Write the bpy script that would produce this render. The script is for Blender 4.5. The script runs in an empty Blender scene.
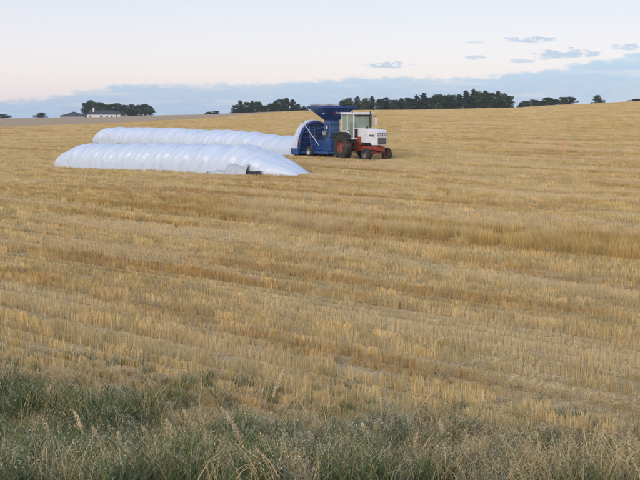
import bpy, bmesh, math, random
import numpy as np
from mathutils import Vector, Matrix

random.seed(7)
rng = np.random.default_rng(7)
R = math.radians
scene = bpy.context.scene
col = scene.collection

# ------------------------------------------------------------------ camera
FPX = 1000.0                       # focal length in pixels of the 640 px photograph
PITCH = math.atan(134.0 / FPX)
cam_d = bpy.data.cameras.new('camera')
cam_d.sensor_width = 36.0
cam_d.lens = 36.0 * FPX / 640.0
cam_d.clip_start = 0.1
cam_d.clip_end = 20000
cam = bpy.data.objects.new('camera', cam_d)
cam.location = (0, 0, 4.0)
cam.rotation_euler = (math.pi / 2 - PITCH, 0, 0)
col.objects.link(cam)
scene.camera = cam
EYE = 4.0

# ------------------------------------------------------------------ sun, exposure
SUN_EL, SUN_AZ = R(22), R(205)      # low sun behind the camera, a little to the left
sun_d = bpy.data.lights.new('sun', 'SUN')
sun_d.energy = 1.9
sun_d.angle = R(40)
sun_d.color = (1.0, 0.83, 0.66)
sun = bpy.data.objects.new('sun', sun_d)
sd = Vector((math.sin(SUN_AZ) * math.cos(SUN_EL), math.cos(SUN_AZ) * math.cos(SUN_EL), math.sin(SUN_EL)))
sun.rotation_euler = (-sd).to_track_quat('-Z', 'Y').to_euler()
sun.location = (-20, -40, 30)
col.objects.link(sun)
vs = scene.view_settings
vs.view_transform = 'Standard'
vs.look = 'None'
vs.exposure = 0.42
vs.gamma = 1.0
vs.use_curve_mapping = False

# ------------------------------------------------------------------ world
class NT:
    """tiny helper for node trees"""
    def __init__(s, tree): s.t = tree; s.n = tree.nodes; s.l = tree.links
    def new(s, kind, **kw):
        n = s.n.new(kind)
        for k, v in kw.items(): setattr(n, k, v)
        return n
    def put(s, sock, v):
        if v is None: return
        if isinstance(v, bpy.types.NodeSocket): s.l.new(v, sock)
        else: sock.default_value = v
    def math(s, op, a, b=None, c=None, clamp=False):
        n = s.new('ShaderNodeMath', operation=op, use_clamp=clamp)
        for i, v in enumerate((a, b, c)): s.put(n.inputs[i], v)
        return n.outputs[0]
    def mix(s, f, a, b, mode='MIX'):
        n = s.new('ShaderNodeMix', data_type='RGBA', blend_type=mode)
        s.put(n.inputs[0], f); s.put(n.inputs[6], a); s.put(n.inputs[7], b)
        return n.outputs[2]
    def smooth(s, v, a, b, lo=0.0, hi=1.0):
        n = s.new('ShaderNodeMapRange', interpolation_type='SMOOTHSTEP')
        s.put(n.inputs[0], v); s.put(n.inputs[1], a); s.put(n.inputs[2], b)
        n.inputs[3].default_value = lo; n.inputs[4].default_value = hi
        return n.outputs[0]
    def noise(s, vec, scale, detail=3.0, rough=0.5):
        n = s.new('ShaderNodeTexNoise')
        if vec is not None: s.l.new(vec, n.inputs['Vector'])
        n.inputs['Scale'].default_value = scale
        n.inputs['Detail'].default_value = detail
        n.inputs['Roughness'].default_value = rough
        return n.outputs['Fac']
    def ramp(s, fac, stops, interp='LINEAR'):
        n = s.new('ShaderNodeValToRGB')
        n.color_ramp.interpolation = interp
        els = n.color_ramp.elements
        while len(els) < len(stops): els.new(0.5)
        for e, (p, c) in zip(els, stops):
            e.position = p; e.color = (c[0], c[1], c[2], 1)
        s.put(n.inputs[0], fac)
        return n.outputs[0]

def srgb(r, g, b):
    f = lambda c: (c / 255 / 12.92) if c / 255 <= 0.04045 else ((c / 255 + 0.055) / 1.055) ** 2.4
    return (f(r), f(g), f(b), 1.0)

world = bpy.data.worlds.new('World')
scene.world = world
world.use_nodes = True
W = NT(world.node_tree)
W.n.clear()
tc = W.new('ShaderNodeTexCoord')
sep = W.new('ShaderNodeSeparateXYZ')
W.l.new(tc.outputs['Generated'], sep.inputs[0])
el = W.math('ARCSINE', sep.outputs[2])
az = W.math('ARCTAN2', sep.outputs[0], sep.outputs[1])
grad = W.ramp(W.math('MAXIMUM', sep.outputs[2], 0.0), [
    (0.0, srgb(240, 224, 232)), (0.035, srgb(240, 228, 233)), (0.065, srgb(237, 230, 237)),
    (0.11, srgb(226, 227, 236)), (0.30, srgb(214, 226, 248)), (1.0, srgb(186, 211, 253))])
nish = W.new('ShaderNodeTexSky', sky_type='NISHITA')
nish.sun_disc = False
nish.sun_elevation = SUN_EL
nish.sun_rotation = SUN_AZ
nish.altitude = 900
# noise coordinates in (azimuth, elevation)
cmb = W.new('ShaderNodeCombineXYZ')
W.put(cmb.inputs[0], W.math('MULTIPLY', az, 40.0)); W.put(cmb.inputs[1], W.math('MULTIPLY', el, 110.0))
cvec = cmb.outputs[0]
n_edge = W.noise(cvec, 1.1, 5, 0.55)
n_big = W.noise(cvec, 0.35, 4, 0.5)
n_rag = W.noise(cvec, 2.2, 6, 0.65)
cmb2 = W.new('ShaderNodeCombineXYZ')
W.put(cmb2.inputs[0], W.math('MULTIPLY', az, 9.0)); W.put(cmb2.inputs[1], W.math('MULTIPLY', el, 120.0))
n_str = W.noise(cmb2.outputs[0], 1.2, 4, 0.55)
# cloud bank: its top (radians) along the azimuth
fc = W.new('ShaderNodeFloatCurve')
crv = fc.mapping.curves[0]
bank = [(-3.15, 30), (-1.2, 20), (-.6, 7), (-.32, 5), (-.27, 9), (-.225, 15), (-.19, 21.5), (-.14, 22.5), (-.08, 22.5), (-.03, 24), (.005, 27),
        (.016, 35), (.026, 27), (.04, 29), (.06, 30), (.1, 28), (.17, 31), (.21, 34), (.24, 40), (.27, 44), (.30, 50), (.34, 51), (.45, 47), (.7, 55), (1.2, 38), (3.15, 30)]
pts = [((a + 3.15) / 6.3, e / 100.0) for a, e in bank]
while len(crv.points) < len(pts): crv.points.new(0.5, 0.5)
for p, (a, e) in zip(crv.points, pts):
    p.location = (a, e); p.handle_type = 'AUTO_CLAMPED'
fc.mapping.update()
W.put(fc.inputs[1], W.math('DIVIDE', W.math('ADD', az, 3.15), 6.3))
top = W.math('MULTIPLY', fc.outputs[0], 0.1)
top = W.math('ADD', top, W.math('MULTIPLY', W.math('SUBTRACT', W.math('ADD', W.math('MULTIPLY', n_edge, .6), W.math('MULTIPLY', n_rag, .4)), 0.5), 0.022))
depth = W.math('SUBTRACT', top, el)
bank_f = W.smooth(depth, -0.0018, 0.0045)
bank_c = W.ramp(W.math('MULTIPLY', depth, 22.0), [(0.0, srgb(166, 194, 229)), (0.3, srgb(154, 187, 229)), (0.75, srgb(160, 191, 230)), (1.0, srgb(178, 202, 233))])
bank_c = W.mix(W.smooth(n_str, 0.50, 0.72, 0, 0.75), bank_c, srgb(208, 213, 232))
bank_c = W.mix(W.smooth(n_rag, 0.45, 0.7, 0, 0.35), bank_c, srgb(190, 210, 236))
sky = W.mix(W.math('MULTIPLY', bank_f, 0.97), grad, bank_c)
sky = W.mix(W.math('MULTIPLY', W.smooth(n_big, 0.45, 0.75), 0.12), sky, srgb(236, 236, 242))
# loose small clouds (azimuth, elevation, half sizes in mrad)
for a0, e0, ra, re, k in [(67, 40, 26, 2.6, .9), (150, 46, 10, 2.3, .7), (198, 63, 24, 3.0, .85), (150, 61, 10, 2.0, .45), (222, 62.5, 8, 2, .35),
                          (236, 49, 32, 5.0, .9), (196, 43, 13, 2.6, .7), (292, 55, 14, 3.6, .75), (262, 51, 10, 3, .7),
                          (-520, 55, 30, 3, .8), (-640, 47, 22, 3, .7), (430, 68, 26, 4, .8), (560, 60, 30, 4, .8)]:
    dx = W.math('DIVIDE', W.math('SUBTRACT', W.math('ADD', az, W.math('MULTIPLY', W.math('SUBTRACT', n_rag, .5), .02)), a0 / 1000), ra / 1000)
    dy = W.math('DIVIDE', W.math('SUBTRACT', W.math('ADD', el, W.math('MULTIPLY', W.math('SUBTRACT', n_edge, .5), .010)), e0 / 1000), re / 1000)
    r2 = W.math('ADD', W.math('MULTIPLY', dx, dx), W.math('MULTIPLY', dy, dy))
    r2 = W.math('ADD', r2, W.math('MULTIPLY', W.math('SUBTRACT', n_rag, .5), 5.0))
    sky = W.mix(W.math('MULTIPLY', W.smooth(r2, 1.1, 0.1), k), sky, srgb(164, 186, 220))
sc_ = W.new('ShaderNodeVectorMath', operation='SCALE'); W.l.new(sky, sc_.inputs[0]); sc_.inputs[3].default_value = 6.2
sky_add = W.mix(1.0, sc_.outputs[0], nish.outputs[0], 'ADD')
mixn = W.new('ShaderNodeMix', data_type='RGBA'); mixn.inputs[0].default_value = 0.22
W.l.new(sc_.outputs[0], mixn.inputs[6]); W.l.new(sky_add, mixn.inputs[7])
bg = W.new('ShaderNodeBackground'); W.l.new(mixn.outputs[2], bg.inputs[0]); bg.inputs[1].default_value = 0.1
wo = W.new('ShaderNodeOutputWorld'); W.l.new(bg.outputs[0], wo.inputs[0])

# ------------------------------------------------------------------ helpers
def tag(o, label=None, cat=None, group=None, kind=None):
    if label: o['label'] = label
    if cat: o['category'] = cat
    if group: o['group'] = group
    if kind: o['kind'] = kind
    return o

def empty(name, loc, rz=0.0):
    o = bpy.data.objects.new(name, None)
    o.empty_display_size = 0.3
    o.location = loc; o.rotation_euler = (0, 0, rz)
    col.objects.link(o)
    return o

def mat(name, color, rough=0.6, metal=0.0, var=0.12, nscale=3.0, bump=0.0, bscale=20.0, spec=0.5, dirt=None):
    m = bpy.data.materials.new(name); m.use_nodes = True
    N = NT(m.node_tree); b = N.n['Principled BSDF']
    tcx = N.new('ShaderNodeTexCoord')
    nz = N.noise(tcx.outputs['Object'], nscale, 4, 0.6)
    dark = tuple(c * (1 - var * 2) for c in color[:3]) + (1,)
    lite = tuple(min(1, c * (1 + var)) for c in color[:3]) + (1,)
    c = N.mix(N.smooth(nz, 0.3, 0.7), dark, lite)
    if dirt:
        n2 = N.noise(tcx.outputs['Object'], nscale * 0.6, 5, 0.65)
        c = N.mix(N.smooth(n2, 0.5, 0.75, 0, dirt[1]), c, tuple(dirt[0]) + (1,))
    N.l.new(c, b.inputs['Base Color'])
    b.inputs['Roughness'].default_value = rough
    b.inputs['Metallic'].default_value = metal
    b.inputs['Specular IOR Level'].default_value = spec
    if bump:
        bn = N.new('ShaderNodeBump'); bn.inputs['Strength'].default_value = bump; bn.inputs['Distance'].default_value = 0.02
        N.l.new(N.noise(tcx.outputs['Object'], bscale, 4, 0.6), bn.inputs['Height'])
        N.l.new(bn.outputs[0], b.inputs['Normal'])
    return m

class MB:
    """collects shapes and links them as one mesh object"""
    def __init__(s): s.bm = bmesh.new()
    def box(s, x0, x1, y0, y1, z0, z1, bev=0.0, M=None):
        g = bmesh.ops.create_cube(s.bm, size=1.0)
        vs_ = g['verts']
        for v in vs_:
            v.co = Vector(((x0 + x1) / 2 + v.co.x * (x1 - x0), (y0 + y1) / 2 + v.co.y * (y1 - y0), (z0 + z1) / 2 + v.co.z * (z1 - z0)))
        if bev:
            es = list({e for v in vs_ for e in v.link_edges})
            r = bmesh.ops.bevel(s.bm, geom=es, offset=bev, segments=2, affect='EDGES', profile=0.6)
            vs_ = list({v for f in r['faces'] for v in f.verts} | {v for v in vs_ if v.is_valid})
        if M is not None: bmesh.ops.transform(s.bm, matrix=M, verts=vs_)
        return s
    def tube(s, p0, p1, r0, r1=None, n=10):
        p0, p1 = Vector(p0), Vector(p1); r1 = r0 if r1 is None else r1
        d = p1 - p0
        M = Matrix.Translation((p0 + p1) / 2) @ d.to_track_quat('Z', 'Y').to_matrix().to_4x4()
        bmesh.ops.create_cone(s.bm, cap_ends=True, segments=n, radius1=r0, radius2=r1, depth=d.length, matrix=M)
        return s
    def path(s, ps, r, n=8):
        for a, b in zip(ps[:-1], ps[1:]): s.tube(a, b, r, r, n)
        return s
    def poly(s, pts, faces):
        v = [s.bm.verts.new(p) for p in pts]
        for f in faces: s.bm.faces.new([v[i] for i in f])
        return s
    def prism(s, prof, axis, a, b):
        """extrude a 2D profile along axis ('y': profile is (x,z); 'x': profile is (y,z))"""
        mk = (lambda p, t: (p[0], t, p[1])) if axis == 'y' else (lambda p, t: (t, p[0], p[1]))
        n = len(prof)
        A = [s.bm.verts.new(mk(p, a)) for p in prof]; B = [s.bm.verts.new(mk(p, b)) for p in prof]
        for i in range(n):
            j = (i + 1) % n
            s.bm.faces.new((A[i], A[j], B[j], B[i]))
        s.bm.faces.new(A[::-1]); s.bm.faces.new(B)
        return s
    def lathe(s, prof, n=32, c=(0, 0, 0)):
        """profile of (radius, y) turned about the y axis through c"""
        rings = []
        for i in range(n):
            a = 2 * math.pi * i / n
            rings.append([s.bm.verts.new((c[0] + r * math.cos(a), c[1] + y, c[2] + r * math.sin(a))) for r, y in prof])
        for i in range(n):
            A, B = rings[i], rings[(i + 1) % n]
            for k in range(len(prof) - 1): s.bm.faces.new((A[k], A[k + 1], B[k + 1], B[k]))
        return s
    def build(s, name, m, parent=None, smooth=False, loc=None, bevel=0.0):
        bmesh.ops.recalc_face_normals(s.bm, faces=s.bm.faces[:])
        me = bpy.data.meshes.new(name); s.bm.to_mesh(me); s.bm.free()
        me.materials.append(m)
        if smooth:
            for p in me.polygons: p.use_smooth = True
        o = bpy.data.objects.new(name, me); col.objects.link(o)
        if parent: o.parent = parent
        if loc: o.location = loc
        if smooth:
            md = o.modifiers.new('es', 'EDGE_SPLIT'); md.split_angle = R(38)
        if bevel:
            md = o.modifiers.new('bv', 'BEVEL'); md.width = bevel; md.segments = 2; md.limit_method = 'ANGLE'
        return o

def mesh_np(name, verts, faces, m, cols=None, smooth=False, parent=None, link=True):
    me = bpy.data.meshes.new(name)
    verts = np.asarray(verts, np.float32); faces = np.asarray(faces, np.int32)
    nf, k = faces.shape
    me.vertices.add(len(verts)); me.vertices.foreach_set('co', verts.ravel())
    me.loops.add(nf * k); me.loops.foreach_set('vertex_index', faces.ravel())
    me.polygons.add(nf); me.polygons.foreach_set('loop_start', np.arange(nf, dtype=np.int32) * k)
    me.polygons.foreach_set('use_smooth', np.full(nf, smooth))
    me.update(calc_edges=True)
    if cols is not None:
        at = me.attributes.new('tone', 'FLOAT_COLOR', 'POINT')
        c4 = np.ones((len(verts), 4), np.float32); c4[:, :3] = cols
        at.data.foreach_set('color', c4.ravel())
    me.materials.append(m)
    o = bpy.data.objects.new(name, me)
    if link: col.objects.link(o)
    if parent: o.parent = parent
    return o

def vnoise(x, y, seed=0):
    """smooth value noise 0..1"""
    x = np.asarray(x, float); y = np.asarray(y, float)
    xi, yi = np.floor(x), np.floor(y); fx, fy = x - xi, y - yi
    fx = fx * fx * (3 - 2 * fx); fy = fy * fy * (3 - 2 * fy)
    h = lambda a, b: np.modf(np.abs(np.sin(a * 127.1 + b * 311.7 + seed * 74.7) * 43758.5453))[0]
    return (h(xi, yi) * (1 - fx) + h(xi + 1, yi) * fx) * (1 - fy) + (h(xi, yi + 1) * (1 - fx) + h(xi + 1, yi + 1) * fx) * fy

# ------------------------------------------------------------------ terrain
CP, SP = math.cos(PITCH), math.sin(PITCH)
def z_from_px(y, Y):
    """height that shows at picture row y at distance Y straight ahead"""
    t = (240 - y) / FPX
    return EYE + Y * (-SP + t * CP) / (CP + t * SP)
def at(x, Y, z):
    """point at distance Y and height z that shows in picture column x"""
    depth_ = Y * CP - (z - EYE) * SP
    return Vector(((x - 320) / FPX * depth_, Y, z))

D_ROWS = np.array([10, 30, 45, 57, 72, 90, 110, 160, 220, 310, 420, 600, 1000, 3000, 9000.])
U_COLS = np.array([-.6, -.32, -.22, -.14, -.02, .08, .18, .25, .32, .6])
z0 = EYE - 4.0
def row(zs): return [EYE + z for z in zs]
def rowp(ys, Y): return [z_from_px(y, Y) for y in ys]
Z_TAB = np.array([
    [0.0] * 10,
    [0.0] * 10,
    [0.0] * 10,
    row([-4.1, -4.1, -4.05, -4.0, -3.8, -3.85, -3.95, -4, -4, -4]),
    row([-4.2, -4.2, -4.2, -4.0, -3.72, -3.66, -3.85, -3.95, -3.9, -3.9]),
    row([-4.2, -4.2, -4.15, -3.9, -3.7, -3.6, -3.6, -3.6, -3.5, -3.4]),
    row([-4.3, -4.3, -4.0, -3.8, -3.6, -3.4, -3.2, -3.1, -3.0, -2.8]),
    rowp([136, 134.5, 132.5, 130, 126.5, 124.5, 122.5, 120.5, 119, 117], 160),
    rowp([128.5, 127.2, 125.8, 124, 119.5, 117, 115.2, 112.5, 110, 107], 220),
    rowp([125, 123, 121.6, 119.5, 114, 112.6, 111, 107.5, 104.5, 101], 310),
    rowp([122, 120.2, 119, 116.6, 110.9, 110.2, 108.4, 104.8, 101.2, 98], 420),
    rowp([120, 118.8, 117.4, 115.4, 112.5, 112, 110.5, 107, 103.5, 100], 600),
    rowp([122, 121, 120, 119, 118, 118, 117, 115, 112, 108], 1000),
    rowp([121] * 10, 3000), rowp([121] * 10, 9000)])
LD = np.log(D_ROWS)

def _cubic(p0, p1, p2, p3, t):
    return p1 + 0.5 * t * (p2 - p0 + t * (2 * p0 - 5 * p1 + 4 * p2 - p3 + t * (3 * (p1 - p2) + p3 - p0)))
def ground_z(X, Y):
    X = np.asarray(X, float); Y = np.asarray(Y, float)
    Yc = np.maximum(Y, 10.0)
    u = np.clip(X / Yc, U_COLS[0], U_COLS[-1]); ld = np.clip(np.log(Yc), LD[0], LD[-1] - 1e-6)
    j = np.clip(np.searchsorted(U_COLS, u, side='right') - 1, 0, len(U_COLS) - 2)
    i = np.clip(np.searchsorted(LD, ld, side='right') - 1, 0, len(LD) - 2)
    tu = (u - U_COLS[j]) / (U_COLS[j + 1] - U_COLS[j]); tu = tu * tu * (3 - 2 * tu) * .5 + tu * .5
    td = (ld - LD[i]) / (LD[i + 1] - LD[i])
    def along(jj):
        ii = lambda k: np.clip(i + k, 0, len(LD) - 1)
        return _cubic(Z_TAB[ii(-1), jj], Z_TAB[ii(0), jj], Z_TAB[ii(1), jj], Z_TAB[ii(2), jj], td)
    z = along(j) * (1 - tu) + along(j + 1) * tu
    z = z + 0.05 * (vnoise(X / 6, Y / 6, 3) - .5) * np.clip((Y - 16) / 10, 0, 1)
    bank_ = np.clip((11.0 - Y) / 8.0, 0, 1)                      # roadside bank under the camera
    return z + bank_ * 2.35
def gz(x, y): return float(ground_z(x, y))

ROW_A = R(-39)                                                   # direction of the drilled rows
RD = np.array([math.cos(ROW_A), math.sin(ROW_A)]); ND = np.array([-RD[1], RD[0]])

# ground material
def ground_material():
    m = bpy.data.materials.new('stubble_ground'); m.use_nodes = True
    N = NT(m.node_tree); b = N.n['Principled BSDF']
    g = N.new('ShaderNodeNewGeometry')
    rot = N.new('ShaderNodeVectorRotate', rotation_type='Z_AXIS'); N.l.new(g.outputs['Position'], rot.inputs['Vector'])
    rot.inputs['Angle'].default_value = -ROW_A
    def strv(sx, sy):
        mp = N.new('ShaderNodeVectorMath', operation='MULTIPLY'); N.l.new(rot.outputs[0], mp.inputs[0]); mp.inputs[1].default_value = (sx, sy, 0.0)
        return mp.outputs[0]
    fine = N.noise(strv(9, 14), 3.0, 4, 0.7)
    row_ = N.noise(strv(0.06, 0.55), 1.0, 5, 0.65)
    far_ = N.noise(strv(0.008, 0.10), 1.0, 4, 0.6)
    patch = N.noise(strv(0.03, 0.05), 1.0, 4, 0.6)
    litter = N.mix(N.smooth(row_, 0.35, 0.68), (0.66, 0.47, 0.20, 1), (0.78, 0.61, 0.34, 1))
    litter = N.mix(N.smooth(far_, 0.42, 0.66, 0, 0.6), litter, (0.50, 0.32, 0.105, 1))
    litter = N.mix(N.smooth(patch, 0.56, 0.72, 0, 0.5), litter, (0.60, 0.50, 0.31, 1))
    soil = N.mix(fine, (0.16, 0.12, 0.075, 1), (0.50, 0.39, 0.235, 1))
    # bare soil only shows between the straws close up
    spx = N.new('ShaderNodeSeparateXYZ'); N.l.new(g.outputs['Position'], spx.inputs[0])
    c = N.mix(N.smooth(fine, 0.42, 0.60, 0.0, 0.9), soil, litter)
    far_mask = N.smooth(spx.outputs[1], 60, 190)
    farl = N.mix(N.smooth(row_, 0.35, 0.68), (0.54, 0.38, 0.14, 1), (0.62, 0.46, 0.205, 1))
    farl = N.mix(N.smooth(far_, 0.42, 0.66, 0, 0.7), farl, (0.47, 0.31, 0.105, 1))
    c = N.mix(far_mask, c, farl)
    # grey fallow field beyond the straight field edge on the left: line (-70,220) -> (-21,400)
    wob = N.math('MULTIPLY', N.math('SUBTRACT', N.noise(strv(.02, .02), 1.0, 3), 0.5), 6.0)
    line = N.math('SUBTRACT', N.math('ADD', spx.outputs[1], wob), N.math('ADD', N.math('MULTIPLY', N.math('ADD', spx.outputs[0], 70.0), 3.0), 222.0))
    fmask = N.smooth(line, -4.0, 4.0)
    fal = N.mix(N.noise(strv(.05, .3), 1.0, 4, .6), (0.36, 0.255, 0.16, 1), (0.46, 0.345, 0.225, 1))
    edge = N.math('MULTIPLY', N.smooth(line, -14.0, -2.0), N.smooth(line, 16.0, 3.0))
    c = N.mix(fmask, c, fal)
    c = N.mix(N.math('MULTIPLY', edge, 0.6), c, (0.20, 0.13, 0.06, 1))
    # verge soil under the roadside grass
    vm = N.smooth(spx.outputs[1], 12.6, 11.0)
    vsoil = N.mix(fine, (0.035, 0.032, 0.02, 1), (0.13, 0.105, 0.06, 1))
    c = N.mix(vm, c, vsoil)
    N.l.new(c, b.inputs['Base Color'])
    b.inputs['Roughness'].default_value = 0.95; b.inputs['Specular IOR Level'].default_value = 0.1
    bn = N.new('ShaderNodeBump'); bn.inputs['Strength'].default_value = 0.6; bn.inputs['Distance'].default_value = 0.05
    N.l.new(fine, bn.inputs['Height']); N.l.new(bn.outputs[0], b.inputs['Normal'])
    return m

nx, ny = 261, 420
sx = np.linspace(-1, 1, nx); gx = np.sinh(sx * 7.2) / math.sinh(7.2) * 1350
sy = np.linspace(-1.0, 1.0, ny)
gy = np.where(sy < -.9, -1, 1) * 0.0
tpos = np.linspace(0, 1, ny - 24)
gy = np.concatenate([-np.geomspace(450, 3, 24), 0.0 + 2.0 * (np.power(675.0, tpos) - 1)])
GX, GY = np.meshgrid(gx, gy)
GZ = ground_z(GX, GY)
vv = np.stack([GX.ravel(), GY.ravel(), GZ.ravel()], 1)
ii, jj = np.meshgrid(np.arange(len(gy) - 1), np.arange(nx - 1), indexing='ij')
a = (ii * nx + jj).ravel()
ff = np.stack([a, a + 1, a + nx + 1, a + nx], 1)
ground = mesh_np('ground', vv, ff, ground_material(), smooth=True)
tag(ground, 'rolling harvested grain field running to the horizon', None, None, 'structure')

# ------------------------------------------------------------------ instanced stuff (stubble, verge)
def tone_material(name, rough=0.8, tint=None, trans=0.0, spec=0.2, bands=False):
    m = bpy.data.materials.new(name); m.use_nodes = True
    N = NT(m.node_tree); b = N.n['Principled BSDF']
    at_ = N.new('ShaderNodeAttribute'); at_.attribute_name = 'tone'
    oi = N.new('ShaderNodeObjectInfo')
    k = N.math('MULTIPLY_ADD', oi.outputs['Random'], 0.34, 0.83)
    sc2 = N.new('ShaderNodeVectorMath', operation='SCALE'); N.l.new(at_.outputs['Color'], sc2.inputs[0]); N.l.new(k, sc2.inputs[3])
    c = sc2.outputs[0]
    if bands:                                    # weathered and fresher straw lies in strips along the rows
        g = N.new('ShaderNodeNewGeometry')
        rt = N.new('ShaderNodeVectorRotate', rotation_type='Z_AXIS'); N.l.new(g.outputs['Position'], rt.inputs['Vector']); rt.inputs['Angle'].default_value = -ROW_A
        def sv(a_, b_):
            mp = N.new('ShaderNodeVectorMath', operation='MULTIPLY'); N.l.new(rt.outputs[0], mp.inputs[0]); mp.inputs[1].default_value = (a_, b_, 0.0)
            return mp.outputs[0]
        b1 = N.noise(sv(.07, .75), 1.0, 3, .6); b2 = N.noise(sv(.05, .35), 1.3, 3, .55)
        c = N.mix(N.smooth(b1, .47, .66, 0, .85), c, N.mix(1.0, c, (.80, .66, .46, 1), 'MULTIPLY'))
        c = N.mix(N.smooth(b2, .48, .62, 0, .7), c, (.82, .71, .49, 1))
    if tint:
        g = N.new('ShaderNodeNewGeometry')
        nz = N.noise(g.outputs['Position'], tint[1], 3, .6)
        c = N.mix(N.smooth(nz, .4, .7, 0, tint[2]), c, tint[0])
    N.l.new(c, b.inputs['Base Color'])
    b.inputs['Roughness'].default_value = rough
    b.inputs['Specular IOR Level'].default_value = spec
    if trans:
        tr = N.new('ShaderNodeBsdfTranslucent'); N.l.new(c, tr.inputs[0])
        mx = N.new('ShaderNodeMixShader'); mx.inputs[0].default_value = trans
        out = N.n['Material Output']
        N.l.new(b.outputs[0], mx.inputs[1]); N.l.new(tr.outputs[0], mx.inputs[2]); N.l.new(mx.outputs[0], out.inputs[0])
    return m

def scatter(name, P, rots, scl, idx, variants):
    """one object whose points carry the clump meshes"""
    me = bpy.data.meshes.new(name)
    me.vertices.add(len(P)); me.vertices.foreach_set('co', np.asarray(P, np.float32).ravel())
    for nm, typ, key, arr in (('rot', 'FLOAT_VECTOR', 'vector', rots), ('scl', 'FLOAT_VECTOR', 'vector', scl)):
        at_ = me.attributes.new(nm, typ, 'POINT'); at_.data.foreach_set(key, np.asarray(arr, np.float32).ravel())
    at_ = me.attributes.new('idx', 'INT', 'POINT'); at_.data.foreach_set('value', np.asarray(idx, np.int32))
    o = bpy.data.objects.new(name, me); col.objects.link(o)
    c = bpy.data.collections.new(name + '_clumps')
    for v in variants: c.objects.link(v)
    ng = bpy.data.node_groups.new(name, 'GeometryNodeTree')
    ng.interface.new_socket('Geometry', in_out='INPUT', socket_type='NodeSocketGeometry')
    ng.interface.new_socket('Geometry', in_out='OUTPUT', socket_type='NodeSocketGeometry')
    gi = ng.nodes.new('NodeGroupInput'); go = ng.nodes.new('NodeGroupOutput')
    ip = ng.nodes.new('GeometryNodeInstanceOnPoints'); ci = ng.nodes.new('GeometryNodeCollectionInfo')
    ci.inputs['Collection'].default_value = c; ci.inputs['Separate Children'].default_value = True; ci.inputs['Reset Children'].default_value = True
    ip.inputs['Pick Instance'].default_value = True
    def na(nm, t):
        n = ng.nodes.new('GeometryNodeInputNamedAttribute'); n.data_type = t; n.inputs['Name'].default_value = nm
        return [s_ for s_ in n.outputs if s_.enabled and s_.name == 'Attribute'][0]
    L = ng.links.new
    L(gi.outputs[0], ip.inputs['Points']); L(ci.outputs[0], ip.inputs['Instance'])
    L(na('idx', 'INT'), ip.inputs['Instance Index'])
    e2r = ng.nodes.new('FunctionNodeEulerToRotation'); L(na('rot', 'FLOAT_VECTOR'), e2r.inputs[0])
    L(e2r.outputs[0], ip.inputs['Rotation']); L(na('scl', 'FLOAT_VECTOR'), ip.inputs['Scale'])
    L(ip.outputs[0], go.inputs[0])
    md = o.modifiers.new('scatter', 'NODES'); md.node_group = ng
    return o

def straws(base, dirs, lens, wid, cols):
    """three-sided straws: base (n,3), unit dirs (n,3)"""
    n = len(base)
    up = np.where(np.abs(dirs[:, 2:3]) > .9, np.array([[1., 0, 0]]), np.array([[0, 0, 1.]]))
    s1 = np.cross(dirs, up); s1 /= np.linalg.norm(s1, axis=1, keepdims=True)
    s2 = np.cross(dirs, s1)
    V = np.zeros((n, 6, 3)); ph = rng.uniform(0, 6.28, n)
    for k in range(3):
        aa = ph + k * 2.0944
        off = (s1 * np.cos(aa)[:, None] + s2 * np.sin(aa)[:, None]) * wid[:, None]
        V[:, k] = base + off
        V[:, 3 + k] = base + dirs * lens[:, None] + off * 0.8
    F = np.array([[0, 1, 4, 3], [1, 2, 5, 4], [2, 0, 3, 5]])
    F = (np.arange(n)[:, None, None] * 6 + F[None]).reshape(-1, 4)
    C = np.repeat(cols, 6, axis=0)
    return V.reshape(-1, 3), F, C

def join(parts):
    V, F, C, o = [], [], [], 0
    for v, f, c in parts:
        V.append(v); F.append(f + o); C.append(c); o += len(v)
    return np.concatenate(V), np.concatenate(F), np.concatenate(C)

M_STRAW = tone_material('straw', 0.7, trans=0.42, bands=True)

def stubble_clump(name, hmean, hvar, n_til, per, cA, cB, n_lit, lean, sig=.02):
    L = 0.5
    # tillers stand in tufts along the drilled row
    nt = 11; tc_ = (np.arange(nt) + rng.uniform(.1, .9, nt)) / nt * L - L / 2
    tuft = rng.integers(0, nt, n_til)
    bx = tc_[tuft] + rng.normal(0, .016, n_til); by = rng.normal(0, sig, n_til)
    th = np.clip(hmean * (1 + rng.normal(0, .07, nt))[tuft] + rng.normal(0, hvar, n_til), 0.05, .9)
    idx = np.repeat(np.arange(n_til), per); n = len(idx)
    base = np.stack([bx[idx] + rng.normal(0, .006, n), by[idx] + rng.normal(0, .006, n), np.full(n, -.02)], 1)
    d = np.stack([rng.normal(0, lean, n), rng.normal(0, lean, n), np.ones(n)], 1); d /= np.linalg.norm(d, axis=1, keepdims=True)
    t = rng.random((nt, 1))[tuft][idx] * .5 + rng.random((n, 1)) * .5
    c = np.array(cA) * (1 - t) + np.array(cB) * t
    c = c * rng.uniform(.62, 1.12, (n, 1))
    p1 = straws(base, d, th[idx] * rng.uniform(.72, 1.06, n) + .02, rng.uniform(.0016, .0032, n), c)
    m_ = n_lit
    b2 = np.stack([rng.uniform(-L / 2, L / 2, m_), rng.uniform(-.2, .2, m_), rng.uniform(.002, .03, m_)], 1)
    an = rng.uniform(0, 6.28, m_)
    d2 = np.stack([np.cos(an), np.sin(an), rng.normal(.02, .12, m_)], 1); d2 /= np.linalg.norm(d2, axis=1, keepdims=True)
    c2 = np.array([0.82, 0.69, 0.45]) * rng.uniform(.5, 1.08, (m_, 1))
    p2 = straws(b2, d2, rng.uniform(.05, .16, m_), rng.uniform(.0018, .004, m_), c2)
    v, f, c = join([p1, p2])
    return mesh_np(name, v, f, M_STRAW, c, link=False)

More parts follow.
